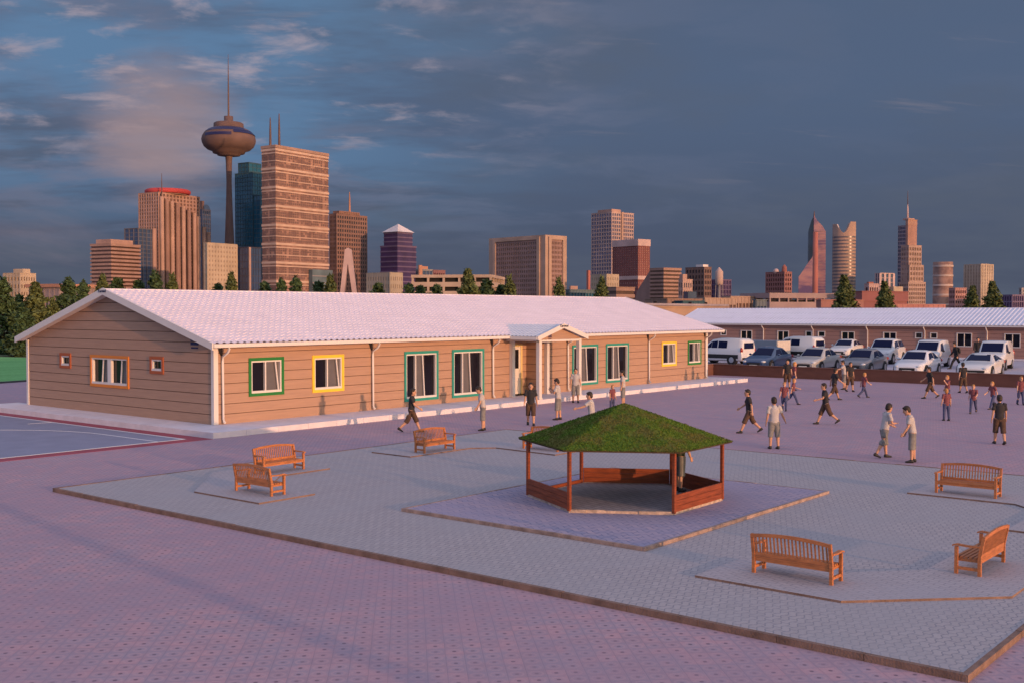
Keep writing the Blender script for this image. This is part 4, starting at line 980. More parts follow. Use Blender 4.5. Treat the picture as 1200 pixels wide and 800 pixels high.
def make_vehicle(kind, label, col_mat, cat='car', name='parked_car', windows='car', lower=None):
    sh = SHAPES[kind]; L_ = sh['L']; st = sh['st']
    t = thing(name, label, cat, (0, 0, 0), 0, 'vehicles in the car park')
    rings = []
    for x, w, zb, belt, wr, zr in st:
        X = L_ / 2 - x; half = [(w * .80, zb), (w * .97, zb + .08), (w, zb + (belt - zb) * .45), (w * .985, belt - .05), (w * .955, belt), (wr + (w - wr) * .18, belt + (zr - belt) * .80), (wr, zr - .03 if zr - belt > .2 else zr - .012), (wr * .55, zr + .012)]
        rings.append([Vector((X, y, z)) for y, z in half] + [Vector((X, -y, z)) for y, z in half[::-1]])
    m = len(rings[0]); mb = MB(); vs = [p for r in rings for p in r]; fs = []
    for i in range(len(rings) - 1):
        for k in range(m): fs.append((i * m + k, (i + 1) * m + k, (i + 1) * m + (k + 1) % m, i * m + (k + 1) % m))
    mb.add(vs, fs, 0, True); mb.add(rings[0], [tuple(range(m))], 0); mb.add(rings[-1], [tuple(range(m - 1, -1, -1))], 0)
    o = mb.build('body', col_mat, t); o.data.set_sharp_from_angle(angle=radians(38))
    def patch(mb, quad, ins=(.06, .06, .08, .08), off=.008, n=1):
        """thin pane laid on a shell quad a-b (lower edge) d-c (upper edge); ins = left, right, bottom, top"""
        a, b, c, d = quad; f = lambda u, v: (a.lerp(b, u)).lerp(d.lerp(c, u), v)
        nr = (b - a).cross(d - a); nr = nr if nr.length > 1e-6 else (c - b).cross(d - b); nr.normalize()
        ctr = (a + b + c + d) / 4
        if nr.dot(ctr - Vector((0, 0, .9))) < 0: nr = -nr
        us = [ins[0] + (1 - ins[0] - ins[1]) * i / n for i in range(n + 1)]
        vs = []
        for v in (ins[2], 1 - ins[3]):
            for u in us: vs.append(f(u, v) + nr * off)
        o_ = [p - nr * (off + .012) for p in vs]; k = n + 1
        mb.add(vs + o_, [(i, i + 1, k + i + 1, k + i) for i in range(n)] + [(0, k, 3 * k, 2 * k), (n, 2 * k + n, 3 * k + n, k + n)] + [(i, 2 * k + i, 2 * k + i + 1, i + 1) for i in range(n)] + [(k + i, k + i + 1, 3 * k + i + 1, 3 * k + i) for i in range(n)])
    c0, r0, r1, dk = sh['cowl'], sh['roof0'], sh['roof1'], sh['deck']
    mb = MB(); patch(mb, (rings[c0][6], rings[c0][9], rings[r0][9], rings[r0][6]), (.05, .05, .06, .07), .035); mb.build('windscreen', M_CGLASS, t)
    if dk: mb = MB(); patch(mb, (rings[dk][9], rings[dk][6], rings[r1][6], rings[r1][9]), (.08, .08, .12, .10), .03); mb.build('rear_window', M_CGLASS, t)
    for s in (0, 1):
        g = lambda i, k: rings[i][k if s == 0 else 15 - k]
        def side(i0, i1, ins, fr0=0., fr1=1.):
            a = g(i0, 4).lerp(g(i1, 4), fr0); b = g(i0, 4).lerp(g(i1, 4), fr1); c = g(i0, 5).lerp(g(i1, 5), fr1); d = g(i0, 5).lerp(g(i1, 5), fr0)
            if i0 == c0: d = g(i0, 5).lerp(g(i1, 5), max(fr0, .42))
            mb = MB(); patch(mb, (a, b, c, d), ins, .010); mb.build('side_window', M_CGLASS, t)
        if windows == 'car':
            side(c0, r0, (.05, .03, .10, .06), .32, 1.0); side(r0, r1 - 1, (.02, .12, .08, .04)); side(r1 - 1, r1, (.02, .04, .08, .04))
            if dk:
                a, b, c = g(r1, 4), g(r1, 4).lerp(g(dk, 4), .62), g(r1, 5).lerp(g(dk, 5), .10); mb = MB(); patch(mb, (a, b, c, g(r1, 5).lerp(g(dk, 5), .02)), (.03, .10, .10, .06), .010); mb.build('side_window', M_CGLASS, t)
        elif windows == 'panel':
            side(c0, r0, (.05, .02, .10, .04), .30, 1.0); side(r0, r0 + 1, (.0, .25, .06, .06))
        else:
            side(c0, r0, (.05, .03, .10, .04), .30, 1.0); side(r0, r0 + 1, (.02, .04, .06, .06)); side(r0 + 1, r1, (.03, .55, .06, .10))
    # lamps, grille, bumpers, mirrors, plates
    xf_, zb0 = L_ / 2, st[0][3]
    for s in (1, -1):
        mb = MB(); mb.ball((xf_ - .16 if kind != 'van' else xf_ - .13, s * st[1][1] * .80, st[1][3] - .02), (.17, .17, .085), 7); mb.build('headlight', M_LAMP, t)
        mb = MB(); xr = -L_ / 2; mb.ball((xr + .07, s * st[-2][1] * .90, st[-2][3] - .06), (.09, .13, .10 if kind != 'van' else .22), 7); mb.build('tail_light', M_TAIL, t)
        i = sh['cowl']; mb = MB(); mb.ball((xf_ - st[i][0] - .42, s * (st[i][1] + .09), st[i][3] + .08), (.07, .10, .07), 7); mb.build('mirror', col_mat if windows == 'car' else M_TRIM, t)
    mb = MB(); gw_ = st[0][1] * (.75 if kind != 'coupe' else 1.02); mb.box(xf_ - .08, -gw_, zb0 - (.16 if kind != 'coupe' else .10), xf_ + .012, gw_, zb0 + .015); mb.build('grille', M_TRIM, t, bevel=.02)
    mb = MB(); mb.box(xf_ - .03, -st[0][1] * .95, st[0][2] + .0, xf_ + .015, st[0][1] * .95, st[0][2] + .10); mb.box(xf_ + .016, -.26, zb0 - .20, xf_ + .024, .26, zb0 - .11, 1); mb.build('bumper', [M_TRIM, M_PLATE], t)
    mb = MB(); mb.box(-L_ / 2 - .02, -st[-1][1] * .95, st[-1][2], -L_ / 2 + .05, st[-1][1] * .95, st[-1][2] + .16); mb.build('bumper', M_TRIM if kind in ('van', 'suv') else col_mat, t)
    mb = MB(); mb.box(-L_ / 2 - .012, -.26, .62, -L_ / 2 + .03, .26, .73); mb.build('number_plate', M_PLATE, t)
    if kind == 'van':
        mb = MB(); mb.box(-L_ / 2 - .006, -.60, 1.10, -L_ / 2 + .10, .60, 1.52); mb.build('rear_window', M_CGLASS, t)
        if lower:
            mb = MB()
            for s in (1, -1): mb.box(-L_ / 2 + .3, s * .925, .42, L_ / 2 - 1.3, s * .905, .70)
            mb.build('side_moulding', lower, t)
    # wheels with dark arches
    for x in sh['wheels']:
        X = L_ / 2 - x; w = .90 if kind in ('sedan', 'van') else .935
        for s in (1, -1):
            r = sh['wr']
            mb = MB(); mb.tube([(X, s * (w - .26), r), (X, s * (w + .012), r)], r * 1.2, 24, smooth=False); mb.build('wheel_arch', M_TRIM, t)
            mb = MB(); mb.tube([(X, s * (w - .2), r), (X, s * (w - .0), r), (X, s * (w + .025), r)], [r, r, r * .9], 24); wo = mb.build('wheel', M_TYRE, t)
            mb = MB(); mb.tube([(X, s * (w - .02), r), (X, s * (w + .032), r), (X, s * (w + .036), r)], [r * .64, r * .62, r * .2], 16, smooth=False); mb.build('rim', M_RIM, wo)
    return t
P_NAVY = paint('navy_car_paint', (.020, .045, .12)); P_SILV = paint('silver_car_paint', (.46, .43, .40), .25); P_GRAPH = paint('graphite_car_paint', (.16, .16, .18), .2)
P_WHITE = paint('white_car_paint', (.62, .61, .62)); P_WHITE2 = paint('pearl_white_car_paint', (.66, .66, .70)); P_BLUEG = paint('blue_grey_van_paint', (.16, .20, .27)); P_TWO = paint('silver_van_side', (.34, .35, .40))
def park(px, dist, rz, *a, **kw):
    t = make_vehicle(*a, **kw); p = at(px, 364, dist); t.location = (p.x, p.y, .004); t.rotation_euler = (0, 0, rz); return t
park(900, 71.0, radians(183), 'sedan', 'navy blue sedan parked nearest the school, nose towards the brown wall', P_NAVY)
park(957, 69.5, radians(183), 'sedan', 'silver sedan parked between the navy and the graphite sedan', P_SILV)
park(1013, 67.5, radians(184), 'sedan', 'graphite grey sedan parked between the silver and the white sedan', P_GRAPH)
park(1076, 64.8, radians(184), 'sedan', 'white sedan in the front row beside the graphite one', P_WHITE2)
park(1150, 62.8, radians(185), 'coupe', 'low white coupe with wide black grille, last in the front row', P_WHITE)
park(1038, 79.5, radians(186), 'suv', 'tall white sport utility car behind the graphite sedan', P_WHITE, cat='car')
park(992, 90, radians(186), 'sedan', 'white sedan in the back row beyond the silver one', P_WHITE)
park(1091, 74.0, radians(186), 'van', 'white panel van behind the white sedan in the front row', P_WHITE, cat='van', name='parked_van', windows='panel')
park(1166, 71.5, radians(187), 'van', 'white panel van furthest right, behind the low coupe', P_WHITE, cat='van', name='parked_van', windows='panel')
park(848, 79.0, radians(84), 'van', 'white windowed van with its back turned, at the end of the school', P_WHITE, cat='van', name='parked_van', windows='bus', lower=M_TRIM)
park(932, 84.5, radians(84), 'van', 'white windowed van seen behind the silver sedan, rear door lit', P_WHITE, cat='van', name='parked_van', windows='bus', lower=M_TRIM)
# low grey box trailer between the two windowed vans
tr = thing('box_trailer', 'low blue grey box trailer parked between the two windowed white vans', 'trailer', tuple(at(893, 364, 83.5).xy) + (.004,), radians(84), 'vehicles in the car park')
mb = MB(); mb.box(-1.9, -.95, .48, 1.9, .95, 1.55); mb.build('body', P_BLUEG, tr, bevel=.03)
mb = MB(); mb.box(-1.94, -.9, .5, -1.905, .9, 1.5); mb.build('door', mat('trailer_door', (.52, .47, .43), .6), tr)
mb = MB(); mb.box(-1.85, -.8, .36, 2.9, .8, .475); mb.build('chassis', M_TRIM, tr)
for x in (-.45, .45):
    for s in (1, -1):
        mb = MB(); mb.tube([(x, s * .72, .31), (x, s * .94, .31)], .31, 20); w_ = mb.build('wheel', M_TYRE, tr)
        mb = MB(); mb.tube([(x, s * .93, .31), (x, s * .95, .31)], .19, 14, smooth=False); mb.build('rim', M_RIM, w_)
# ------------------------------------------------------------------ trees and hedge
M_BARK = mat('bark', (.085, .055, .038), .95, var=.35, scale=3, bump=.6, bscale=12, streak=(3, 3, .5))
def leaf_mat(name, c): 
    m = mat(name, c, .75, var=.35, scale=1.1, island=.45, spec=.25); return m
M_LEAF = [leaf_mat('dark_conifer_leaf', (.050, .085, .034)), leaf_mat('olive_conifer_leaf', (.085, .105, .036)), leaf_mat('blue_green_leaf', (.038, .075, .048))]
def tree_meshes(seed, H, R, shape=.85, clumps=250, leaf=.20, base=.10):
    r = random.Random(seed); mb = MB(); tk = MB()
    lean = (r.uniform(-.15, .15), r.uniform(-.15, .15))
    ax = lambda t: Vector((lean[0] * t * t, lean[1] * t * t, H * t))
    tk.tube([ax(0), ax(.08), ax(.4), ax(.75), ax(.97)], [.19 * H / 7, .15 * H / 7, .10 * H / 7, .05 * H / 7, .015], 9)
    for i in range(clumps):
        t = base + (1 - base) * (r.random() ** 1.25); a = r.uniform(0, 2 * pi)
        tier = .80 + .24 * sin(t * 31 + seed) + .12 * sin(3 * a + seed) + .08 * sin(5 * a + t * 9)
        rr = R * (1.02 - t) ** shape * tier * (r.uniform(.35, 1.08) ** .5)
        droop = -.16 * rr; c = ax(t) + Vector((cos(a) * rr, sin(a) * rr, droop + r.uniform(-.15, .15)))
        if i % 4 == 0: tk.tube([ax(max(0, t - .02)), ax(t).lerp(c, .5) + Vector((0, 0, .08)), c], [.035, .022, .008], 5)
        cs = (.24 + .30 * (1 - t)) * r.uniform(.7, 1.3); n = int(15 + 14 * (1 - t))
        for j in range(n):
            d = Vector((r.gauss(0, 1), r.gauss(0, 1), r.gauss(0, .65))); d = d.normalized() * (r.random() ** .4) * cs; p = c + d
            nr = (d + Vector((cos(a), sin(a), .9)) * .35 + Vector((r.gauss(0, .5), r.gauss(0, .5), r.gauss(0, .5)))).normalized(); u = nr.orthogonal().normalized(); v = nr.cross(u)
            th = r.uniform(0, 6.3); u, v = u * cos(th) + v * sin(th), v * cos(th) - u * sin(th); s = leaf * r.uniform(.6, 1.3)
            mb.add([p - u * s, p - v * s * .45, p + u * s, p + v * s * .45], [(0, 1, 2, 3)])
    return tk, mb
TREES = []
for k, (H, R, shp, n) in enumerate(((7.2, 2.6, .80, 300), (6.6, 2.0, .95, 260), (7.6, 3.1, .62, 340), (5.0, 1.7, .85, 200), (7.0, 2.2, .9, 280))):
    tk, mb = tree_meshes(11 + k, H, R, shp, n); TREES.append((H, tk.mesh('trunk', M_BARK), mb.mesh('crown', M_LEAF[k % 3]), mb))
def tree(kind, px, ytop, dist, label, group, lm=None, wide=1.0):
    H, tm, cm, mb = TREES[kind]; top = CAM_H + (364 - ytop) * dist / F_PX; p = at(px, 364, dist); s = top / H
    t = thing('conifer_tree', label, 'tree', (p.x, p.y, 0), rnd.uniform(0, 6.3), group); t.scale = (s * wide, s * wide, s)
    for nm, me in (('trunk', tm), ('crown', cm)):
        o = bpy.data.objects.new(nm, me); C.objects.link(o); o.parent = t
    return t
TL = 'trees beyond the lawn'; TB_ = 'treetops behind the school roof'; TR_ = 'trees behind the far block'
for k, px, y, d, w, lb_ in (
    (0, 3, 328, 98, 1.3, 'tall broad olive green tree at the left picture edge'), (3, 22, 347, 118, 1.1, 'smaller blue green tree between the tall edge tree and the next dark one'),
    (4, 43, 333, 104, 1.35, 'dark full tree between the left edge tree and the school gable'), (0, 81, 328, 108, 1.25, 'broad tree just left of the school ridge'),
    (0, 98, 331, 116, 1.0, 'tree touching the school ridge, beside a broad one'), (1, 62, 352, 96, 1.2, 'low tree between two broad trees above the left roof slope'), (3, 30, 362, 92, 1.5, 'low bushy tree in front of the dark full tree at the left')):
    tree(k, px, y, d, lb_, TL, wide=w)
for k, px, y, d, w, lb_ in (
    (1, 120, 325, 120, 1.1, 'treetop directly above the school ridge end'), (3, 135, 328, 120, 1.2, 'treetop in front of the brown banded tower'), (3, 165, 331, 122, 1.2, 'treetop in front of the narrow blue glass tower'),
    (0, 182, 320, 120, 1.0, 'larger treetop before the left flank of the red topped tower'), (1, 202, 325, 120, 1.0, 'treetop before the fluted front of the red topped tower'), (3, 257, 335, 122, 1.2, 'tiny treetop before the beige block left of the teal tower'),
    (1, 272, 323, 120, 1.0, 'treetop under the observation tower shaft'), (3, 310, 333, 122, 1.2, 'tiny treetop at the left foot of the large banded tower'), (0, 330, 328, 120, .9, 'treetop at the left half of the large banded tower'), (0, 347, 326, 120, 1.0, 'treetop at the middle of the large banded tower'),
    (3, 372, 332, 122, 1.2, 'tiny treetop at the right half of the large banded tower'), (1, 388, 326, 120, 1.1, 'treetop where the large banded tower meets the brown gridded tower'), (3, 441, 334, 122, 1.2, 'treetop before the low beige block beside the purple tower'),
    (3, 480, 335, 122, 1.2, 'treetop at the right foot of the purple tower'), (3, 495, 337, 122, 1.1, 'tiny treetop just right of the purple tower'), (3, 510, 336, 122, 1.1, 'treetop left of the parking garage'),
    (4, 551, 318, 115, 1.15, 'tall pointed tree in front of the parking garage'), (3, 569, 330, 118, 1.2, 'small tree beside the tall pointed tree at the garage'), (1, 597, 327, 117, 1.1, 'treetop at the right part of the parking garage'), (3, 585, 336, 119, 1.1, 'lowest treetop between two trees at the garage'),
    (1, 655, 329, 116, 1.0, 'pointed treetop at the foot of the large beige block'), (1, 705, 328, 116, 1.05, 'pointed treetop before the tall grid tower')):
    tree(k, px, y, d, lb_, TB_, wide=w)
for k, px, y, d, w, lb_ in (
    (4, 991, 325, 128, 1.2, 'conifer before the curved top round tower'), (4, 1038, 332, 128, 1.15, 'conifer left of the spire tower'), (4, 1138, 337, 128, 1.1, 'conifer before the left half of the beige twin slab'), (4, 1165, 332, 128, 1.2, 'conifer at the right edge of the beige twin slab')):
    tree(k, px, y, d, lb_, TR_, wide=w)
# clipped hedge and stone gate post past the lawn
r = random.Random(5); mb = MB()
for i in range(5200):
    x = r.uniform(0, 17); y = r.uniform(-.55, .55); z = r.uniform(.05, 1.15) * (1 + .12 * sin(x * 2.1) + .1 * sin(x * 5.3)); p = Vector((x, y, z)); nr = Vector((r.gauss(0, 1), r.gauss(0, 1) - .5, r.gauss(0, 1) + .5)).normalized(); u = nr.orthogonal().normalized(); v = nr.cross(u); s = r.uniform(.07, .15)
    mb.add([p - u * s, p - v * s * .6, p + u * s, p + v * s * .6], [(0, 1, 2, 3)])
p0 = at(-20, 364, 95); hd_ = tag(mb.build('hedge', leaf_mat('hedge_leaf', (.030, .070, .022))), 'clipped green hedge along the far side of the lawn', 'hedge'); hd_.location = (p0.x, p0.y, 0); hd_.rotation_euler = (0, 0, HEAD - pi / 2)
gp = at(16.5, 364, 92.5); post = thing('gate_post', 'pale stone post with round finial at the hedge beyond the lawn', 'post', (gp.x, gp.y, .03))
mb = MB(); mb.box(-.2, -.2, 0, .2, .2, 1.55); mb.box(-.26, -.26, 0, .26, .26, .16); mb.box(-.25, -.25, 1.55, .25, .25, 1.66); mb.build('shaft', mat('pale_stone', (.48, .46, .44), .85, var=.15, scale=5), post)
mb = MB(); mb.lathe([(.12, 1.66), (.10, 1.72), (.17, 1.84), (.15, 1.95), (.05, 2.02), (.02, 2.10)], 14); mb.build('finial', mat('ochre_stone', (.50, .33, .16), .8, var=.1), post)
# ------------------------------------------------------------------ skyline
GL = dict(dark=mat('dark_city_glass', (.030, .030, .042), .18, var=.3, scale=.15, spec=.5), blue=mat('blue_city_glass', (.035, .060, .13), .12, var=.3, scale=.12, spec=.6), teal=mat('teal_city_glass', (.014, .085, .15), .15, var=.25, scale=.12, spec=.5),
          purple=mat('purple_city_glass', (.050, .030, .095), .2, var=.3, scale=.12, spec=.5), maroon=mat('maroon_city_glass', (.055, .018, .022), .3, var=.3, scale=.2), brown=mat('brown_city_glass', (.075, .040, .032), .3, var=.3, scale=.2),
          tan=mat('tan_city_glass', (.15, .09, .075), .35, var=.3, scale=.1), pane=mat('violet_city_glass', (.11, .11, .19), .25, var=.4, scale=.08), rose=mat('rose_window', (.34, .20, .20), .5, var=.3, scale=.4), grey=mat('grey_city_glass', (.10, .09, .115), .3, var=.3, scale=.15))
_wm = {}
def wm(c, v=.22):
    g = sum(c) / 3; c = tuple(.82 * (.74 * x + .26 * y) for x, y in zip(c, (g * 1.04, g * .93, g * 1.10)))
    k = tuple(c)
    if k not in _wm: _wm[k] = mat('facade_%s' % ('stone', 'brick', 'concrete', 'plaster')[len(_wm) % 4], c, .85, var=v, scale=.12, detail=6)
    return _wm[k]
def phi(px): return HEAD - math.atan((px - 600) / F_PX)
class Tower:
    def __init__(s, name, label, cat, l, c, r, y, D, yaw=None):
        f = phi(c); s.yaw = (f - radians(45)) * .85 if yaw is None else radians(yaw); q = f - s.yaw; s.D = D; s.k = D / F_PX
        s.a = (r - c) * s.k / max(.25, sin(q)); s.b = (c - l) * s.k / max(.25, cos(q)); s.h = CAM_H + (364 - y) * s.k
        p = at(c, 364, D); s.t = thing(name, label, cat, (p.x, p.y, 0), s.yaw)
    def z(s, y): return CAM_H + (364 - y) * s.k
    def part(s, mb, name, m): return mb.build(name, m, s.t)
    def box(s, x0, y0, z0, x1, y1, z1, m, name='wall'):
        mb = MB(); mb.box(x0, y0, z0, x1, y1, z1); return s.part(mb, name, m)
    def facade(s, m, g, fl, nx, ny, sl=.35, pl=.3, so=.25, po=.35, z0=0., z1=None, x0=0., y0=0., a=None, b=None, cap=None, ends=True):
        z1 = s.h if z1 is None else z1; a = s.a if a is None else a; b = s.b if b is None else b
        mb = MB(); mb.box(x0, y0, z0, x0 + a, y0 + b, z1 - .2); s.part(mb, 'glazing', g)
        mb = MB(); fh = (z1 - z0) / max(1, fl)
        for i in range(fl):
            z = z0 + fh * i; mb.box(x0 - so, y0 - so, z + fh * (1 - sl), x0 + a + so, y0 + b + so, z + fh)
        if nx:
            w = a / nx * pl
            for i in range(nx + 1): x = x0 + a * i / nx; mb.box(x - w / 2, y0 - po, z0, x + w / 2, y0 + .1, z1 - .05)
        if ny:
            w = b / ny * pl
            for i in range(ny + 1): y = y0 + b * i / ny; mb.box(x0 - po, y - w / 2, z0, x0 + .1, y + w / 2, z1 - .05)
        s.part(mb, 'wall', m)
        h = cap if cap else .6; mb = MB(); e = max(so, po) + .06; mb.box(x0 - e, y0 - e, z1, x0 + a + e, y0 + b + e, z1 + h * .4); s.part(mb, 'roof', m)
    def mast(s, x, y, z0, z1, r, m, name='antenna'):
        mb = MB(); mb.tube([(x, y, z0), (x, y, z0 + (z1 - z0) * .6), (x, y, z1)], [r, r * .75, r * .35], 8); return s.part(mb, name, m)
SALMON = wm((.46, .26, .20)); BEIGE = wm((.48, .35, .24)); BROWN = wm((.27, .135, .10)); PINK = wm((.56, .38, .36)); MAROON = wm((.25, .070, .065)); RUST = wm((.34, .095, .065)); SAND = wm((.50, .38, .25)); GREYC = wm((.30, .27, .29)); CONC = wm((.38, .31, .29)); PURP = wm((.14, .09, .215)); TEALF = wm((.02, .10, .155)); STEEL = wm((.16, .09, .082)); WHITEC = wm((.70, .64, .64)); REDC = wm((.60, .02, .018)); DKB = wm((.16, .085, .075)); ORNG = wm((.52, .22, .11)); LILAC = wm((.36, .30, .38))

t = Tower('apartment_block', 'small beige apartment block far left above the trees', 'apartment block', 7, 24, 40, 320.5, 520); t.facade(SAND, GL['brown'], 6, 6, 5, .5, .55); t.box(t.a * .3, t.b * .1, t.h + .2, t.a * .8, t.b * .7, t.z(315), SAND, 'penthouse')
t = Tower('low_building', 'low red roofed building between the left trees', 'building', 38, 70, 112, 338, 300); t.facade(wm((.33, .24, .24)), GL['grey'], 2, 8, 6, .5, .3); t.box(-1, -1, t.h + .3, t.a + 1, t.b + 1, t.h + 1.2, ORNG, 'roof')
t = Tower('office_tower', 'squat brown tower with horizontal bands left of the red topped tower', 'tower', 109, 131, 163, 286, 600); t.facade(wm((.40, .225, .17)), GL['brown'], 19, 0, 0, .55, 0, .5); t.box(t.a * .0 + .5, t.b * .05, t.h + .2, t.a * .80, t.b * .8, t.z(280.5), SALMON, 'penthouse')
t = Tower('office_tower', 'narrow blue glass tower with pale piers, left of the red topped tower', 'tower', 148, 163, 181, 268, 640); t.facade(wm((.13, .13, .18)), GL['blue'], 22, 4, 3, .16, .14); t.box(t.a * .86, -.8, 0, t.a + .6, .2, t.h + .6, SALMON, 'pier')
t = Tower('office_tower', 'tall stone tower with fluted front and bright red roof ring', 'tower', 165, 187, 234, 226, 660)
t.facade(SALMON, GL['tan'], 34, 12, 8, .35, .4, .2, .3)
xs = [188.5, 194, 200, 206, 212, 218.5, 225, 231, 237.5, 243]; tops = [231, 233, 235, 236.5, 240, 243, 246, 250, 262, 268]
for i, (xp, yt) in enumerate(zip(xs, tops)):
    x = (xp - 187) * t.k / sin(phi(187) - t.yaw); mb = MB(); rr = 2.0 * t.k / sin(phi(187) - t.yaw)
    y_ = -rr * 1.1 if i < 4 or i > 6 else -rr * 1.6
    mb.tube([(x, y_, 0), (x, y_, t.z(yt))], rr * .92, 14); t.part(mb, 'bay', wm((.50, .30, .225)) if i % 2 == 0 or i > 6 else wm((.34, .19, .15)))
mb = MB(); cx, cy = t.a * .46, t.b * .5; mb.tube([(cx - t.a * .58, cy, t.z(223)), (cx + t.a * .5, cy, t.z(223))], [(4.2, 1.6)] * 2, 16) if False else mb.lathe([(25 * t.k, t.z(225)), (26.5 * t.k, t.z(224)), (26.5 * t.k, t.z(221)), (24 * t.k, t.z(219.5))], 32, cx, cy); t.part(mb, 'roof_ring', REDC)
mb = MB(); mb.lathe([(22 * t.k, t.h), (22 * t.k, t.z(225))], 24, cx, cy); t.part(mb, 'ring_support', SALMON)
t.mast(1.2, -1.5, t.z(232), t.z(204), .35, STEEL)
t = Tower('office_tower', 'slim dark blue tower with rounded top peeking out behind the red topped tower', 'tower', 233, 238, 247, 246, 780); t.facade(wm((.06, .08, .15)), GL['blue'], 24, 4, 2, .3, .2)
mb = MB(); mb.tube([(t.a * .5, 0, t.h), (t.a * .5, t.b, t.h)], [(t.a * .5, t.a * .5)] * 2, 20); t.part(mb, 'roof', GL['blue']); t.box(0, 0, t.h, t.a * .25, t.b * .5, t.z(236), DKB, 'penthouse')
t = Tower('office_block', 'plain beige block between the fluted tower and the observation tower', 'building', 240, 244, 277.5, 285, 560); t.facade(SAND, wm((.36, .26, .17)), 16, 10, 3, .55, .6, .12, .16)
t = Tower('glass_building', 'low purple blue glass building in front of the teal tower', 'building', 276, 291, 306, 290, 575); t.facade(wm((.045, .05, .10)), GL['blue'], 10, 5, 5, .12, .08, .12, .18); t.box(t.a * .05, -.5, 0, t.a * .18, 0, t.h, SALMON, 'pier')
# observation tower
p = at(269.5, 364, 690); k = 690 / F_PX; zz = lambda y: CAM_H + (364 - y) * k
ob = thing('observation_tower', 'slender brown observation tower with saucer pod and needle antenna', 'tower', (p.x, p.y, 0), HEAD)
mb = MB(); mb.lathe([(7.2 * k, 0), (5.6 * k, zz(290)), (4.0 * k, zz(250)), (3.0 * k, zz(215)), (3.6 * k, zz(190)), (4.6 * k, zz(180))], 24); mb.build('shaft', STEEL, ob)
mb = MB(); mb.lathe([(5 * k, zz(184.5)), (13 * k, zz(183.5)), (13.5 * k, zz(181.5)), (18 * k, zz(181)), (19 * k, zz(178.5)), (24.5 * k, zz(176.6)), (28.5 * k, zz(173)), (30.5 * k, zz(168.5)), (31 * k, zz(165.5)), (30.2 * k, zz(161.5)), (27.8 * k, zz(157.5)), (23.5 * k, zz(154)), (17.5 * k, zz(151.3)), (6 * k, zz(150.5))], 40); mb.build('pod', STEEL, ob)
def arc_band(a0, a1, prof, n=18):
    mb = MB(); vs = []; fs = []
    for i in range(n + 1):
        a = radians(a0 + (a1 - a0) * i / n)
        for r_, z in prof: vs.append((r_ * cos(a), r_ * sin(a), z))
    m = len(prof)
    for i in range(n):
        for j in range(m - 1): fs.append((i * m + j, (i + 1) * m + j, (i + 1) * m + j + 1, i * m + j + 1))
    mb.add(vs, fs); return mb
arc_band(135, 200, [(30.9 * k, zz(163.5)), (30.3 * k, zz(160.5)), (29.9 * k, zz(160))]).build('window_band', M_NAVY, ob)
arc_band(120, 240, [(27.6 * k, zz(157.0)), (23.6 * k, zz(153.9)), (21 * k, zz(152.7))]).build('window_band', M_NAVY, ob)
arc_band(205, 290, [(30.4 * k, zz(160.2)), (28.6 * k, zz(158.2)), (25.6 * k, zz(155.4))]).build('window_band', M_NAVY, ob)
mb = MB(); mb.lathe([(17.2 * k, zz(151.8)), (17 * k, zz(146.5)), (15.5 * k, zz(145.5)), (5.2 * k, zz(145.2)), (5.2 * k, zz(138)), (1.5 * k, zz(137.5))], 32); mb.build('upper_deck', STEEL, ob)
mb = MB(); mb.lathe([(1.05 * k, zz(138)), (.8 * k, zz(105)), (.5 * k, zz(85)), (.2 * k, zz(66))], 10); mb.build('antenna', STEEL, ob)
t = Tower('office_tower', 'teal glass tower in three steps left of the large banded tower', 'tower', 277, 297, 311, 203, 700); t.facade(TEALF, GL['teal'], 34, 5, 7, .2, .10, .12, .18); t.facade(TEALF, GL['teal'], 38, 3, 3, .2, .10, .12, .18, z1=t.z(190), x0=t.a * .25, y0=-t.b * .12 + 8, a=t.a, b=t.b * .6); t.facade(TEALF, GL['teal'], 26, 4, 2, .2, .1, .1, .16, z1=t.z(230), x0=t.a * .05, y0=-6, a=t.a * .9, b=5.9)
t = Tower('office_tower', 'largest brown tower with pale horizontal bands and two roof masts', 'tower', 308, 324, 387.5, 174, 620)
mt, b_ = blank('mottled_brick', .75); nt = mt.node_tree; N, L, put, math_, mix, noise, ramp, mapping = node_helper(nt); o_ = N.new('ShaderNodeTexCoord').outputs['Object']
L.new(mix(ramp(noise(o_, .16, 5, .6), .38, .62), (.17, .098, .088), (.32, .19, .155)), b_.inputs['Base Color'])
mb = MB(); mb.box(0, 0, 0, t.a, t.b, t.h); t.part(mb, 'wall', mt)
nb_ = 9; fh = t.h / nb_; rg = random.Random(2)
mb = MB()
for i in range(nb_):
    z = fh * i; mb.box(-.30, -.30, z + fh * .85, t.a + .3, t.b + .3, z + fh * .97); mb.box(-.12, -.12, z + fh * .70, t.a + .12, t.b + .12, z + fh * .76); mb.box(-.14, -.14, z + fh * .30, t.a + .14, t.b + .14, z + fh * .34)
t.part(mb, 'stone_band', wm((.60, .40, .29)))
mb = MB()
for i in range(nb_):
    z = fh * i
    for r0, r1 in ((.05, .17), (.20, .29), (.37, .47), (.50, .60), (.63, .69)):
        for j in range(26):
            if j % 6 == 5 and r0 > .1 or rg.random() < .12: continue
            x = t.a * (j + .5) / 26; w = t.a / 26 * .36; mb.box(x - w, -.10, z + fh * r0, x + w, .1, z + fh * r1)
        for j in range(9):
            if j % 5 == 4 or rg.random() < .12: continue
            y = t.b * (j + .5) / 9; w = t.b / 9 * .36; mb.box(-.10, y - w, z + fh * r0, .1, y + w, z + fh * r1)
wb_ = t.part(mb, 'window_panel', wm((.19, .105, .095))); wb_['kind'] = 'stuff'
t.box(-.4, -.4, t.h, t.a + .4, t.b + .4, t.h + 1.6, wm((.40, .235, .17)), 'parapet')
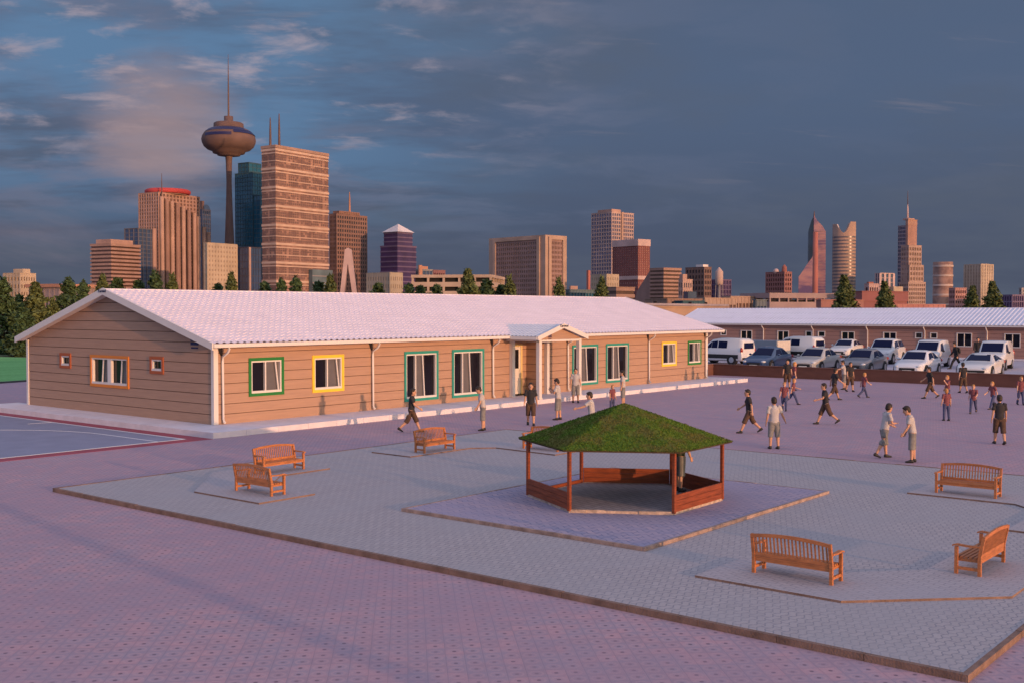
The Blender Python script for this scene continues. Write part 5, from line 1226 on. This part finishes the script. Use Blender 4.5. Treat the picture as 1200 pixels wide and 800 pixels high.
mb = MB(); mb.box(t.a * .60, -3.2, 0, t.a * 1.0, -.35, t.z(314.5)); t.part(mb, 'shade_block', wm((.10, .17, .21), .5))  # teal-grey box that puts the shadow on the lit face into colour
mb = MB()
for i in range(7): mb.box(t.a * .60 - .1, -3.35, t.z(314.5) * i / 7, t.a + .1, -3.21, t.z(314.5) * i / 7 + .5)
t.part(mb, 'floor_line', GREYC)  # lines drawn across the added shade block
for xx, yt in ((1.0, 138), (4.5, 133)): t.mast(xx * 1.0, t.b * .55 - xx, t.h, t.z(yt), .75, STEEL)
t = Tower('office_tower', 'brown tower with a tight dark window grid and roof antenna', 'tower', 387, 395, 430.5, 251, 700); t.facade(wm((.255, .13, .10)), GL['dark'], 23, 13, 5, .40, .42, .25, .3); t.facade(wm((.32, .155, .11)), GL['dark'], 2, 11, 4, .5, .5, z0=t.h + .4, z1=t.z(247.5), x0=t.a * .12, y0=1, a=t.a * .66, b=t.b * .8); t.mast(t.a * .52, t.b * .4, t.z(247), t.z(223), .7, ORNG)
# A-shaped pylon
p = at(408.5, 364, 430); k = 430 / F_PX; zz = lambda y: CAM_H + (364 - y) * k
py_ = thing('monument', 'pale pointed A shaped pylon before the brown gridded tower', 'monument', (p.x, p.y, 0), HEAD - pi / 2)
mb = MB(); w = 3.0 * k
for s in (1, -1): mb.extrude([(s * 13 * k, -1.5, 0), (s * 9.2 * k, -1.5, 0), (s * .01 * k, -1.5, zz(309)), (s * .01 * k, -1.5, zz(291)), (s * 3.4 * k, -1.5, zz(293))][::s], (0, 3, 0))
mb.build('frame', PINK, py_)
t = Tower('office_block', 'low beige block between the gridded and the purple tower', 'building', 430, 457, 471.5, 320, 480); t.facade(wm((.40, .33, .24)), wm((.30, .23, .16)), 6, 6, 9, .5, .5, .1, .14)
t = Tower('office_tower', 'purple stepped tower with white pyramid roof', 'tower', 446, 466, 488, 288, 690); t.facade(PURP, GL['purple'], 14, 0, 0, .26, 0, .25, .3); x0, y0, a, b2 = t.a * .04, t.b * .04, t.a * .80, t.b * .80; t.facade(PURP, GL['purple'], 3, 0, 0, .26, 0, .22, .3, z0=t.h + .3, z1=t.z(272.5), x0=x0, y0=y0, a=a, b=b2)
mb = MB(); z0, z1 = t.z(272.5) + .4, t.z(261.5); q = [(x0 - 1, y0 - 1), (x0 + a + 1, y0 - 1), (x0 + a + 1, y0 + b2 + 1), (x0 - 1, y0 + b2 + 1)]; mb.add([(*v, z0) for v in q] + [(x0 + a / 2, y0 + b2 / 2, z1)], [(0, 1, 4), (1, 2, 4), (2, 3, 4), (3, 0, 4), (3, 2, 1, 0)]); t.part(mb, 'pyramid_roof', WHITEC)
t = Tower('office_block', 'small grey blue block with orange frame right of the purple tower', 'building', 488, 491, 506.5, 316, 520); t.facade(wm((.23, .24, .28)), GL['blue'], 6, 4, 2, .15, .1); t.box(-.6, -.9, 0, 1.4, 0, t.h + 2, ORNG, 'pier'); t.box(t.a * .25, 1, t.h, t.a * .8, t.b, t.z(312), ORNG, 'penthouse')
t = Tower('office_block', 'small dark red gridded block left of the parking garage', 'building', 506, 508, 521, 317, 540); t.facade(wm((.26, .11, .12)), GL['maroon'], 7, 5, 2, .4, .4)
t = Tower('parking_garage', 'long open concrete parking garage with dark slots', 'garage', 518, 575, 632, 322, 330, yaw=32)
t.a, t.b = 28, 24
mb = MB(); hs = (t.h - .9) / 5
for i in range(5): mb.box(-.4, -.4, i * hs + .001, t.a + .4, t.b + .4, i * hs + hs * .52)
mb.box(-.45, -.45, t.h - .9, t.a + .45, t.b + .45, t.h)
for i in range(6): x = t.a * i / 5; mb.box(x - .3, -.35, 0, x + .3, .3, t.h)
for i in range(6): y = t.b * i / 5; mb.box(-.35, y - .3, 0, .3, y + .3, t.h)
t.part(mb, 'deck', wm((.52, .37, .27))); t.box(.6, .6, 0, t.a - .6, t.b - .6, t.h - .6, M_DARK, 'interior')
t = Tower('office_block', 'broad sandstone block with recessed window grids', 'building', 569.5, 639, 664.5, 275.5, 560); wbk = wm((.47, .30, .21)); t.box(0, 0, 0, t.a, t.b, t.h, wbk)
def inset_grid(t, along, u0, u1, z0, z1, nx, nz):
    g = MB(); f = MB()
    def bx(mb, a0, a1, za, zb, d0, d1):
        if along == 'x': mb.box(a0, -d1, za, a1, -d0, zb)
        else: mb.box(-d1, a0, za, -d0, a1, zb)
    bx(g, u0, u1, z0, z1, -.1, .06); t.part(g, 'glazing', GL['tan'])
    for i in range(nx + 1): u = u0 + (u1 - u0) * i / nx; w = (u1 - u0) / nx * .2; bx(f, u - w, u + w, z0, z1, .0, .3)
    for i in range(nz + 1): z = z0 + (z1 - z0) * i / nz; w = (z1 - z0) / nz * .22; bx(f, u0, u1, z - w, z + w, .0, .24)
    t.part(f, 'window_grid', wm((.33, .19, .17)))
    for a0, a1, za, zb in ((u0 - 2.2, u0 - .3, z0 - 2, z1 + 2), (u1 + .3, u1 + 2.2, z0 - 2, z1 + 2), (u0 - .3, u1 + .3, z1 + .6, z1 + 2)):
        f2 = MB(); bx(f2, a0, a1, za, zb, 0, .8); t.part(f2, 'frame', wbk)
inset_grid(t, 'x', t.a * .26, t.a * .76, 6, t.z(282), 7, 14); inset_grid(t, 'y', t.b * .14, t.b * .86, 6, t.z(282), 19, 14)
t = Tower('low_building', 'low teal glass hall right of the sandstone block', 'building', 664, 668, 696, 340, 420); t.facade(wm((.10, .17, .20)), GL['teal'], 2, 8, 3, .2, .15); t.box(t.a * .1, 1, t.h, t.a * .4, t.b, t.h + 1.6, SALMON, 'penthouse')
t = Tower('chimney', 'short red chimney left of the tall grid tower', 'chimney', 689.5, 690, 693, 317, 500); t.box(-.3, 0, 0, 1.0, 1.2, t.h, wm((.50, .12, .07)), 'stack')
t = Tower('apartment_tower', 'tall pale tower with an even window grid behind the maroon tower', 'apartment block', 693, 716.5, 742, 249, 760); t.facade(wm((.50, .33, .29)), GL['pane'], 27, 10, 8, .30, .24, .25, .32); t.box(t.a * .0, 0, t.h + .2, t.a * .42, t.b * .7, t.z(245.5), SALMON, 'penthouse'); t.box(t.a * .42, -1.0, 0, t.a * .5, .2, t.h + .5, wm((.48, .29, .21)), 'pier')
t = Tower('office_tower', 'maroon gridded tower with two pale pink bands', 'tower', 718, 747.5, 760.5, 280.5, 640)
for z0, z1, f_ in ((0, 328, 9), (323.5, 288.5, 13)): t.facade(MAROON, GL['rose'], f_, 6, 11, .55, .50, .2, .28, z0=0 if z0 == 0 else t.z(z0), z1=t.z(z1))
for y0_, y1_ in ((328, 323.5), (288.5, 280.5)): t.box(-.6, -.6, t.z(y0_) + .1, t.a + .6, t.b + .6, t.z(y1_), PINK, 'stone_band')
t = Tower('office_block', 'low sand coloured block at the foot of the maroon tower', 'building', 693, 711, 724.5, 322, 470); t.facade(wm((.44, .34, .23)), wm((.34, .25, .16)), 8, 5, 7, .5, .5, .1, .14)
t = Tower('low_building', 'low brown banded building in front of the maroon tower', 'building', 708, 722, 743, 337, 400); t.facade(wm((.34, .19, .14)), GL['brown'], 5, 0, 0, .5, 0); 
t = Tower('office_block', 'brown banded block with sloped left side', 'building', 762, 777.5, 797.5, 314.5, 520); t.facade(wm((.38, .21, .155)), GL['brown'], 13, 0, 0, .5, 0, .3); mb = MB(); 
mb.extrude([(0, t.b, 0), (0, t.b, t.h * .98), (0, t.b + 9, t.h * .55), (0, t.b + 13, 0)], (t.a, 0, 0)); t.part(mb, 'sloped_wing', wm((.27, .16, .14)))
t = Tower('office_block', 'small pink stepped block between two brown blocks', 'building', 796, 800, 810, 328, 470); t.facade(wm((.52, .32, .26)), GL['grey'], 5, 4, 2, .4, .4); t.box(0, 0, t.h, t.a * .5, t.b, t.z(321.5), SALMON, 'penthouse'); t.box(0, -3, 0, t.a, -.6, t.z(342), GL['blue'], 'lobby')
t = Tower('office_block', 'dark brown gridded block beside the water tower', 'building', 804, 825, 832.5, 313.5, 560); t.facade(wm((.22, .12, .10)), GL['dark'], 9, 4, 6, .4, .35); t.box(t.a * .1, t.b * .1, t.h + .3, t.a * .9, t.b * .5, t.h + 1.5, WHITEC, 'penthouse')
t = Tower('glass_building', 'low purple glass block behind the water tower', 'building', 831, 843, 856, 328, 620); t.facade(PURP, GL['purple'], 8, 4, 4, .2, .15)
p = at(842.5, 364, 360); k = 360 / F_PX; zz = lambda y: CAM_H + (364 - y) * k
wt = thing('water_tower', 'pale capsule water tank on thin legs in the middle of the skyline', 'water tower', (p.x, p.y, 0))
mb = MB(); mb.lathe([(3.6 * k, zz(334)), (4.6 * k, zz(332)), (4.6 * k, zz(319)), (3.4 * k, zz(317)), (.4 * k, zz(313.5))], 20); mb.build('tank', wm((.52, .36, .31)), wt)
mb = MB(); mb.lathe([(1.3 * k, 0), (1.1 * k, zz(334))], 12); mb.build('riser', GREYC, wt)
for q in range(4): a = radians(45 + 90 * q); mb = MB(); mb.tube([(5.6 * k * cos(a), 5.6 * k * sin(a), 0), (3.9 * k * cos(a), 3.9 * k * sin(a), zz(332))], .13, 6); mb.build('leg', GREYC, wt)
for (nm, lb_, l, c, r_, y, D, m, g, fl, nx, ny) in (
    ('low_building', 'long low brown block below the brown sloped building', 757, 782, 822, 351, 300, wm((.30, .17, .13)), 'brown', 3, 10, 6), ('low_building', 'low teal fronted hall left of the water tower', 792, 800, 824, 353.5, 270, TEALF, 'teal', 1, 4, 2),
    ('low_building', 'low tan hall under the water tower', 815, 826, 862, 350, 320, wm((.44, .29, .21)), 'tan', 2, 8, 4), ('low_building', 'wide low tan depot right of the water tower', 848, 856, 893, 348, 330, wm((.42, .27, .20)), 'tan', 2, 9, 3), ('low_building', 'small blue glass box at the end of the tan depot', 884, 886, 897, 352, 310, wm((.12, .16, .2)), 'blue', 2, 3, 1)):
    t = Tower(nm, lb_, 'building', l, c, r_, y, D); t.facade(m, GL[g], fl, nx, ny, .5, .25)
t = Tower('warehouse', 'low warehouse with lilac roof just beyond the gap between the two school buildings', 'warehouse', 735, 752, 870, 360, 190, yaw=10); t.facade(wm((.45, .27, .17)), GL['brown'], 1, 0, 0, .8, 0); t.box(-.5, -.5, t.h + .3, t.a + .5, t.b + .5, t.h + .7, LILAC, 'roof')
for i in range(4): t.box(t.a * (.2 + .2 * i), 1, t.h + .7, t.a * (.2 + .2 * i) + .5, 1.5, t.h + 1.1, M_DARK, 'vent')
t = Tower('office_tower', 'maroon gridded block with a small corner spire', 'tower', 898, 919, 926.5, 319, 600); t.facade(wm((.33, .12, .11)), GL['maroon'], 10, 3, 8, .4, .4); mb = MB(); mb.lathe([(1.6, t.h), (1.3, t.h + 3), (.2, t.z(310))], 6, t.a * .6, 3); t.part(mb, 'spire', RUST); mb = MB(); mb.ball((t.a * .1, t.b * .5, t.h + .5), 1.6, 8); t.part(mb, 'dome', PINK)
t = Tower('parking_garage', 'long grey parking deck with one dark slot under the maroon block', 'garage', 897, 902, 962, 348, 330, yaw=-26); t.a = 24; hs = t.h / 2
mb = MB()
for i in range(2): mb.box(-.3, -.3, i * hs + .0, t.a + .3, 14.3, i * hs + hs * .62)
mb.box(-.4, -.4, t.h - .4, t.a + .4, 14.4, t.h + 1.2)
for i in range(8): x = t.a * i / 7; mb.box(x - .25, -.25, 0, x + .25, .3, t.h)
t.part(mb, 'deck', wm((.35, .24, .24))); t.box(.5, .5, 0, t.a - .5, 13.5, t.h - .8, M_DARK, 'interior')
# pointed glass tower with a sweeping left flank
p = at(953, 364, 700); k = 700 / F_PX; zz = lambda y: CAM_H + (364 - y) * k
pt = thing('office_tower', 'pointed rose and blue glass tower behind the tall red chimney', 'tower', (p.x, p.y, 0), HEAD - pi / 2 - radians(14))
mtl, b_ = blank('rose_glass', .2, .6); nt = mtl.node_tree; N, L, put, math_, mix, noise, ramp, mapping = node_helper(nt); o_ = N.new('ShaderNodeTexCoord').outputs['Object']
L.new(mix(ramp(noise(mapping(o_, (.4, .4, 1)), .085, 4, .6), .40, .60), (.13, .08, .18), (.40, .21, .22)), b_.inputs['Base Color'])
mb = MB(); mb.extrude([(-.2 * k, 0, 0), (13.5 * k, 0, 0), (13.5 * k, 0, zz(272)), (10 * k, 0, zz(266)), (3 * k, 0, zz(258)), (0, 0, zz(252.5))], (0, 22, 0)); mb.build('wall', mtl, pt)
mb = MB(); mb.extrude([(-6.5 * k, 4, 0), (-.25 * k, 4, 0), (-.1 * k, 4, zz(253.5)), (-2.5 * k, 4, zz(258)), (-6 * k, 4, zz(270))], (0, 17, 0)); mb.build('wing', GL['blue'], pt)
mb = MB(); mb.extrude([(-17 * k, -6, 0), (-.6 * k, -6, 0), (-.6 * k, -6, zz(300)), (-3 * k, -6, zz(304)), (-8 * k, -6, zz(311)), (-13 * k, -6, zz(319)), (-17 * k, -6, zz(325))], (0, 9.9, 0)); mb.build('flank', mtl, pt)
mb = MB()
for i in range(26): z = zz(355) + (zz(272) - zz(355)) * i / 25; mb.box(-.1 * k, -.25, z, 13.6 * k, -.01, z + .35)
mb.build('floor_line', wm((.34, .20, .24)), pt)
mb = MB(); mb.lathe([(.6, zz(254)), (.15, zz(247.5))], 8, .4 * k, 3); mb.build('spire', STEEL, pt)
p = at(955, 364, 420); k = 420 / F_PX; zz = lambda y: CAM_H + (364 - y) * k
ch = thing('chimney', 'tall plain red chimney before the pointed glass tower', 'chimney', (p.x, p.y, 0)); mb = MB(); mb.lathe([(3.4 * k, 0), (2.8 * k, zz(272.5)), (2.3 * k, zz(272.4))], 20); mb.build('stack', wm((.47, .12, .075)), ch)
# round tower with a scooped top
p = at(988.5, 364, 640); k = 640 / F_PX; zz = lambda y: CAM_H + (364 - y) * k
rt = thing('office_tower', 'rounded banded tower with a scooped out top', 'tower', (p.x, p.y, 0), HEAD - pi / 2 - radians(10))
R_ = 13.2 * k; n = 40; vs = []; fs = []
def scoop(x): u = x / R_; return zz(261) + (0 if u > .45 else (zz(274) - zz(261)) * (1 - min(1, abs((u + .12) / .58)) ** 1.8) + (zz(263.5) - zz(261)) * (1 if u < -.5 else 0))
for i in range(n): a = 2 * pi * i / n; x, y = R_ * cos(a), R_ * .8 * sin(a); vs += [(x, y, 0), (x, y, scoop(x))]
for i in range(n): j = (i + 1) % n; fs.append((2 * i, 2 * j, 2 * j + 1, 2 * i + 1))
mb = MB(); mb.add(vs, fs, 0, True); mb.add([v for v in vs[1::2]], [(i, i + 1, n - 2 - i, n - 1 - i) for i in range(n // 2 - 1)], 0); mb.build('wall', wm((.42, .26, .19)), rt)
mb = MB()
for i in range(24): z = zz(277) * (i + .35) / 24; mb.tube([(0, 0, z), (0, 0, z + zz(277) / 24 * .42)], [(R_ * .815, R_ * 1.012)] * 2, 40, ref=(1, 0, 0))
mb.build('window_band', GL['grey'], rt)
mb = MB(); mb.extrude([(-R_ * .98, 0, zz(263.3)), (-R_ * .55, 0, zz(263.3)), (-R_ * .2, 0, zz(274))], (0, -R_ * .12, 0)); mb.build('fin', WHITEC, rt)
t = Tower('warehouse', 'long dark red warehouse behind the far school block', 'warehouse', 1004, 1010, 1062, 342, 330, yaw=-20); t.facade(wm((.29, .085, .085)), wm((.27, .08, .08)), 1, 0, 0, .3, 0); 
t = Tower('low_building', 'low red brick shed under the round tower', 'building', 958, 962, 1010, 352, 300, yaw=-20); t.facade(wm((.33, .13, .11)), GL['maroon'], 2, 0, 0, .6, 0)
t = Tower('office_block', 'small white and red block between the round tower and the spire tower', 'building', 1014, 1018, 1028, 333, 560); t.facade(wm((.48, .30, .29)), GL['maroon'], 4, 4, 1, .4, .4); t.box(1, 1, t.h, t.a * .7, t.b, t.z(330.5), RUST, 'penthouse')
t = Tower('office_block', 'blue and pink striped slab left of the spire tower', 'building', 1026, 1031, 1046, 320.5, 620); t.facade(PINK, GL['blue'], 10, 3, 2, .1, .45); t.box(t.a * .7, -3, 0, t.a * 1.4, 0, t.z(336), SAND, 'wing')
# spire tower in steps
t = Tower('skyscraper', 'slender stepped skyscraper with tall needle spire at the right', 'skyscraper', 1052, 1063, 1073, 258, 720)
t.facade(wm((.46, .24, .17)), wm((.40, .20, .15)), 1, 0, 0, .05, 0, .1, b=t.b * .22)
t.facade(wm((.30, .25, .30)), GL['blue'], 24, 0, 5, .28, .1, .2, .26, z1=t.z(264.5), x0=.3, y0=t.b * .24, a=t.a * .7, b=t.b * .76)
for r_, y, f_ in ((1.35, 288, 14), (1.5, 311, 10)): t.facade(wm((.42, .27, .22)), GL['tan'], f_, 5, 3, .4, .3, .2, .26, z1=t.z(y), x0=t.a * .02, y0=-(r_ - 1.2) * 5, a=t.a * r_, b=6)
t.facade(wm((.44, .29, .24)), GL['tan'], 8, 8, 4, .4, .3, .2, .26, z1=t.z(331), x0=-2, y0=-2.6, a=t.a * 1.85, b=7)
t.box(t.a * .1, .5, t.h, t.a * .8, 5, t.z(256), SALMON, 'crown'); t.mast(t.a * .15, 1.5, t.h, t.z(240), .75, PINK, 'spire'); t.mast(t.a * .15, 1.5, t.z(240), t.z(224), .28, STEEL, 'antenna')
t = Tower('low_building', 'low pink strip building at the foot of the spire tower', 'building', 1040, 1046, 1104, 357.5, 290, yaw=-25); t.facade(wm((.45, .17, .15)), GL['maroon'], 1, 10, 1, .6, .4)
p = at(1104.5, 364, 560); k = 560 / F_PX; zz = lambda y: CAM_H + (364 - y) * k
cy_t = thing('round_tower', 'short cylindrical tower with pale and brown bands', 'tower', (p.x, p.y, 0)); mb = MB(); mb.lathe([(11 * k, 0), (11 * k, zz(307.5)), (9 * k, zz(307.4))], 36); mb.build('wall', mt, cy_t)
mb = MB()
for i in range(5): z = zz(311 + i * 11.2); mb.tube([(0, 0, z - 1.0), (0, 0, z)], 11.35 * k, 36)
mb.build('stone_band', wm((.52, .40, .36)), cy_t)
t = Tower('office_block', 'small pink brick block right of the cylindrical tower', 'building', 1113, 1119, 1130.5, 338, 500); t.facade(wm((.48, .22, .20)), GL['maroon'], 6, 5, 3, .45, .3)
t = Tower('apartment_block', 'beige twin slab block near the right edge', 'apartment block', 1131, 1149, 1157, 310, 560); t.facade(wm((.50, .39, .28)), wm((.38, .29, .21)), 16, 3, 6, .25, .5, .1, .2); t.facade(wm((.50, .39, .28)), wm((.36, .27, .19)), 16, 3, 2, .25, .5, .1, .2, x0=t.a * 1.05, y0=2, a=t.a * 1.0, b=t.b * .8)
t = Tower('glass_building', 'low purple gridded glass building at the right edge', 'building', 1170, 1186, 1204, 346, 480); t.facade(wm((.18, .13, .26)), GL['purple'], 4, 8, 6, .2, .2)
t = Tower('office_block', 'grey slab cut by the right picture edge', 'building', 1195, 1197, 1222, 338, 520); t.facade(wm((.35, .31, .33)), GL['grey'], 8, 5, 1, .4, .3)

# ------------------------------------------------------------------ column added outside the picture to cast a long shadow band across the yard
lp = thing('shadow_column', 'stout grey column added outside the picture to cast a shadow band', 'shadow caster', (6.35, -3.2, 0))
mb = MB(); mb.lathe([(.24, 0), (.24, .25), (.17, .35), (.15, 3.4), (.10, 3.6)], 20); mb.build('shadow_column_shaft', mat('shadow_column_concrete', (.35, .33, .32), .8, var=.15), lp)
mb = MB(); mb.lathe([(.11, 3.6), (.28, 3.75), (.30, 3.95), (.16, 4.15), (.03, 4.2)], 20); mb.build('shadow_column_cap', M_WHITE, lp)
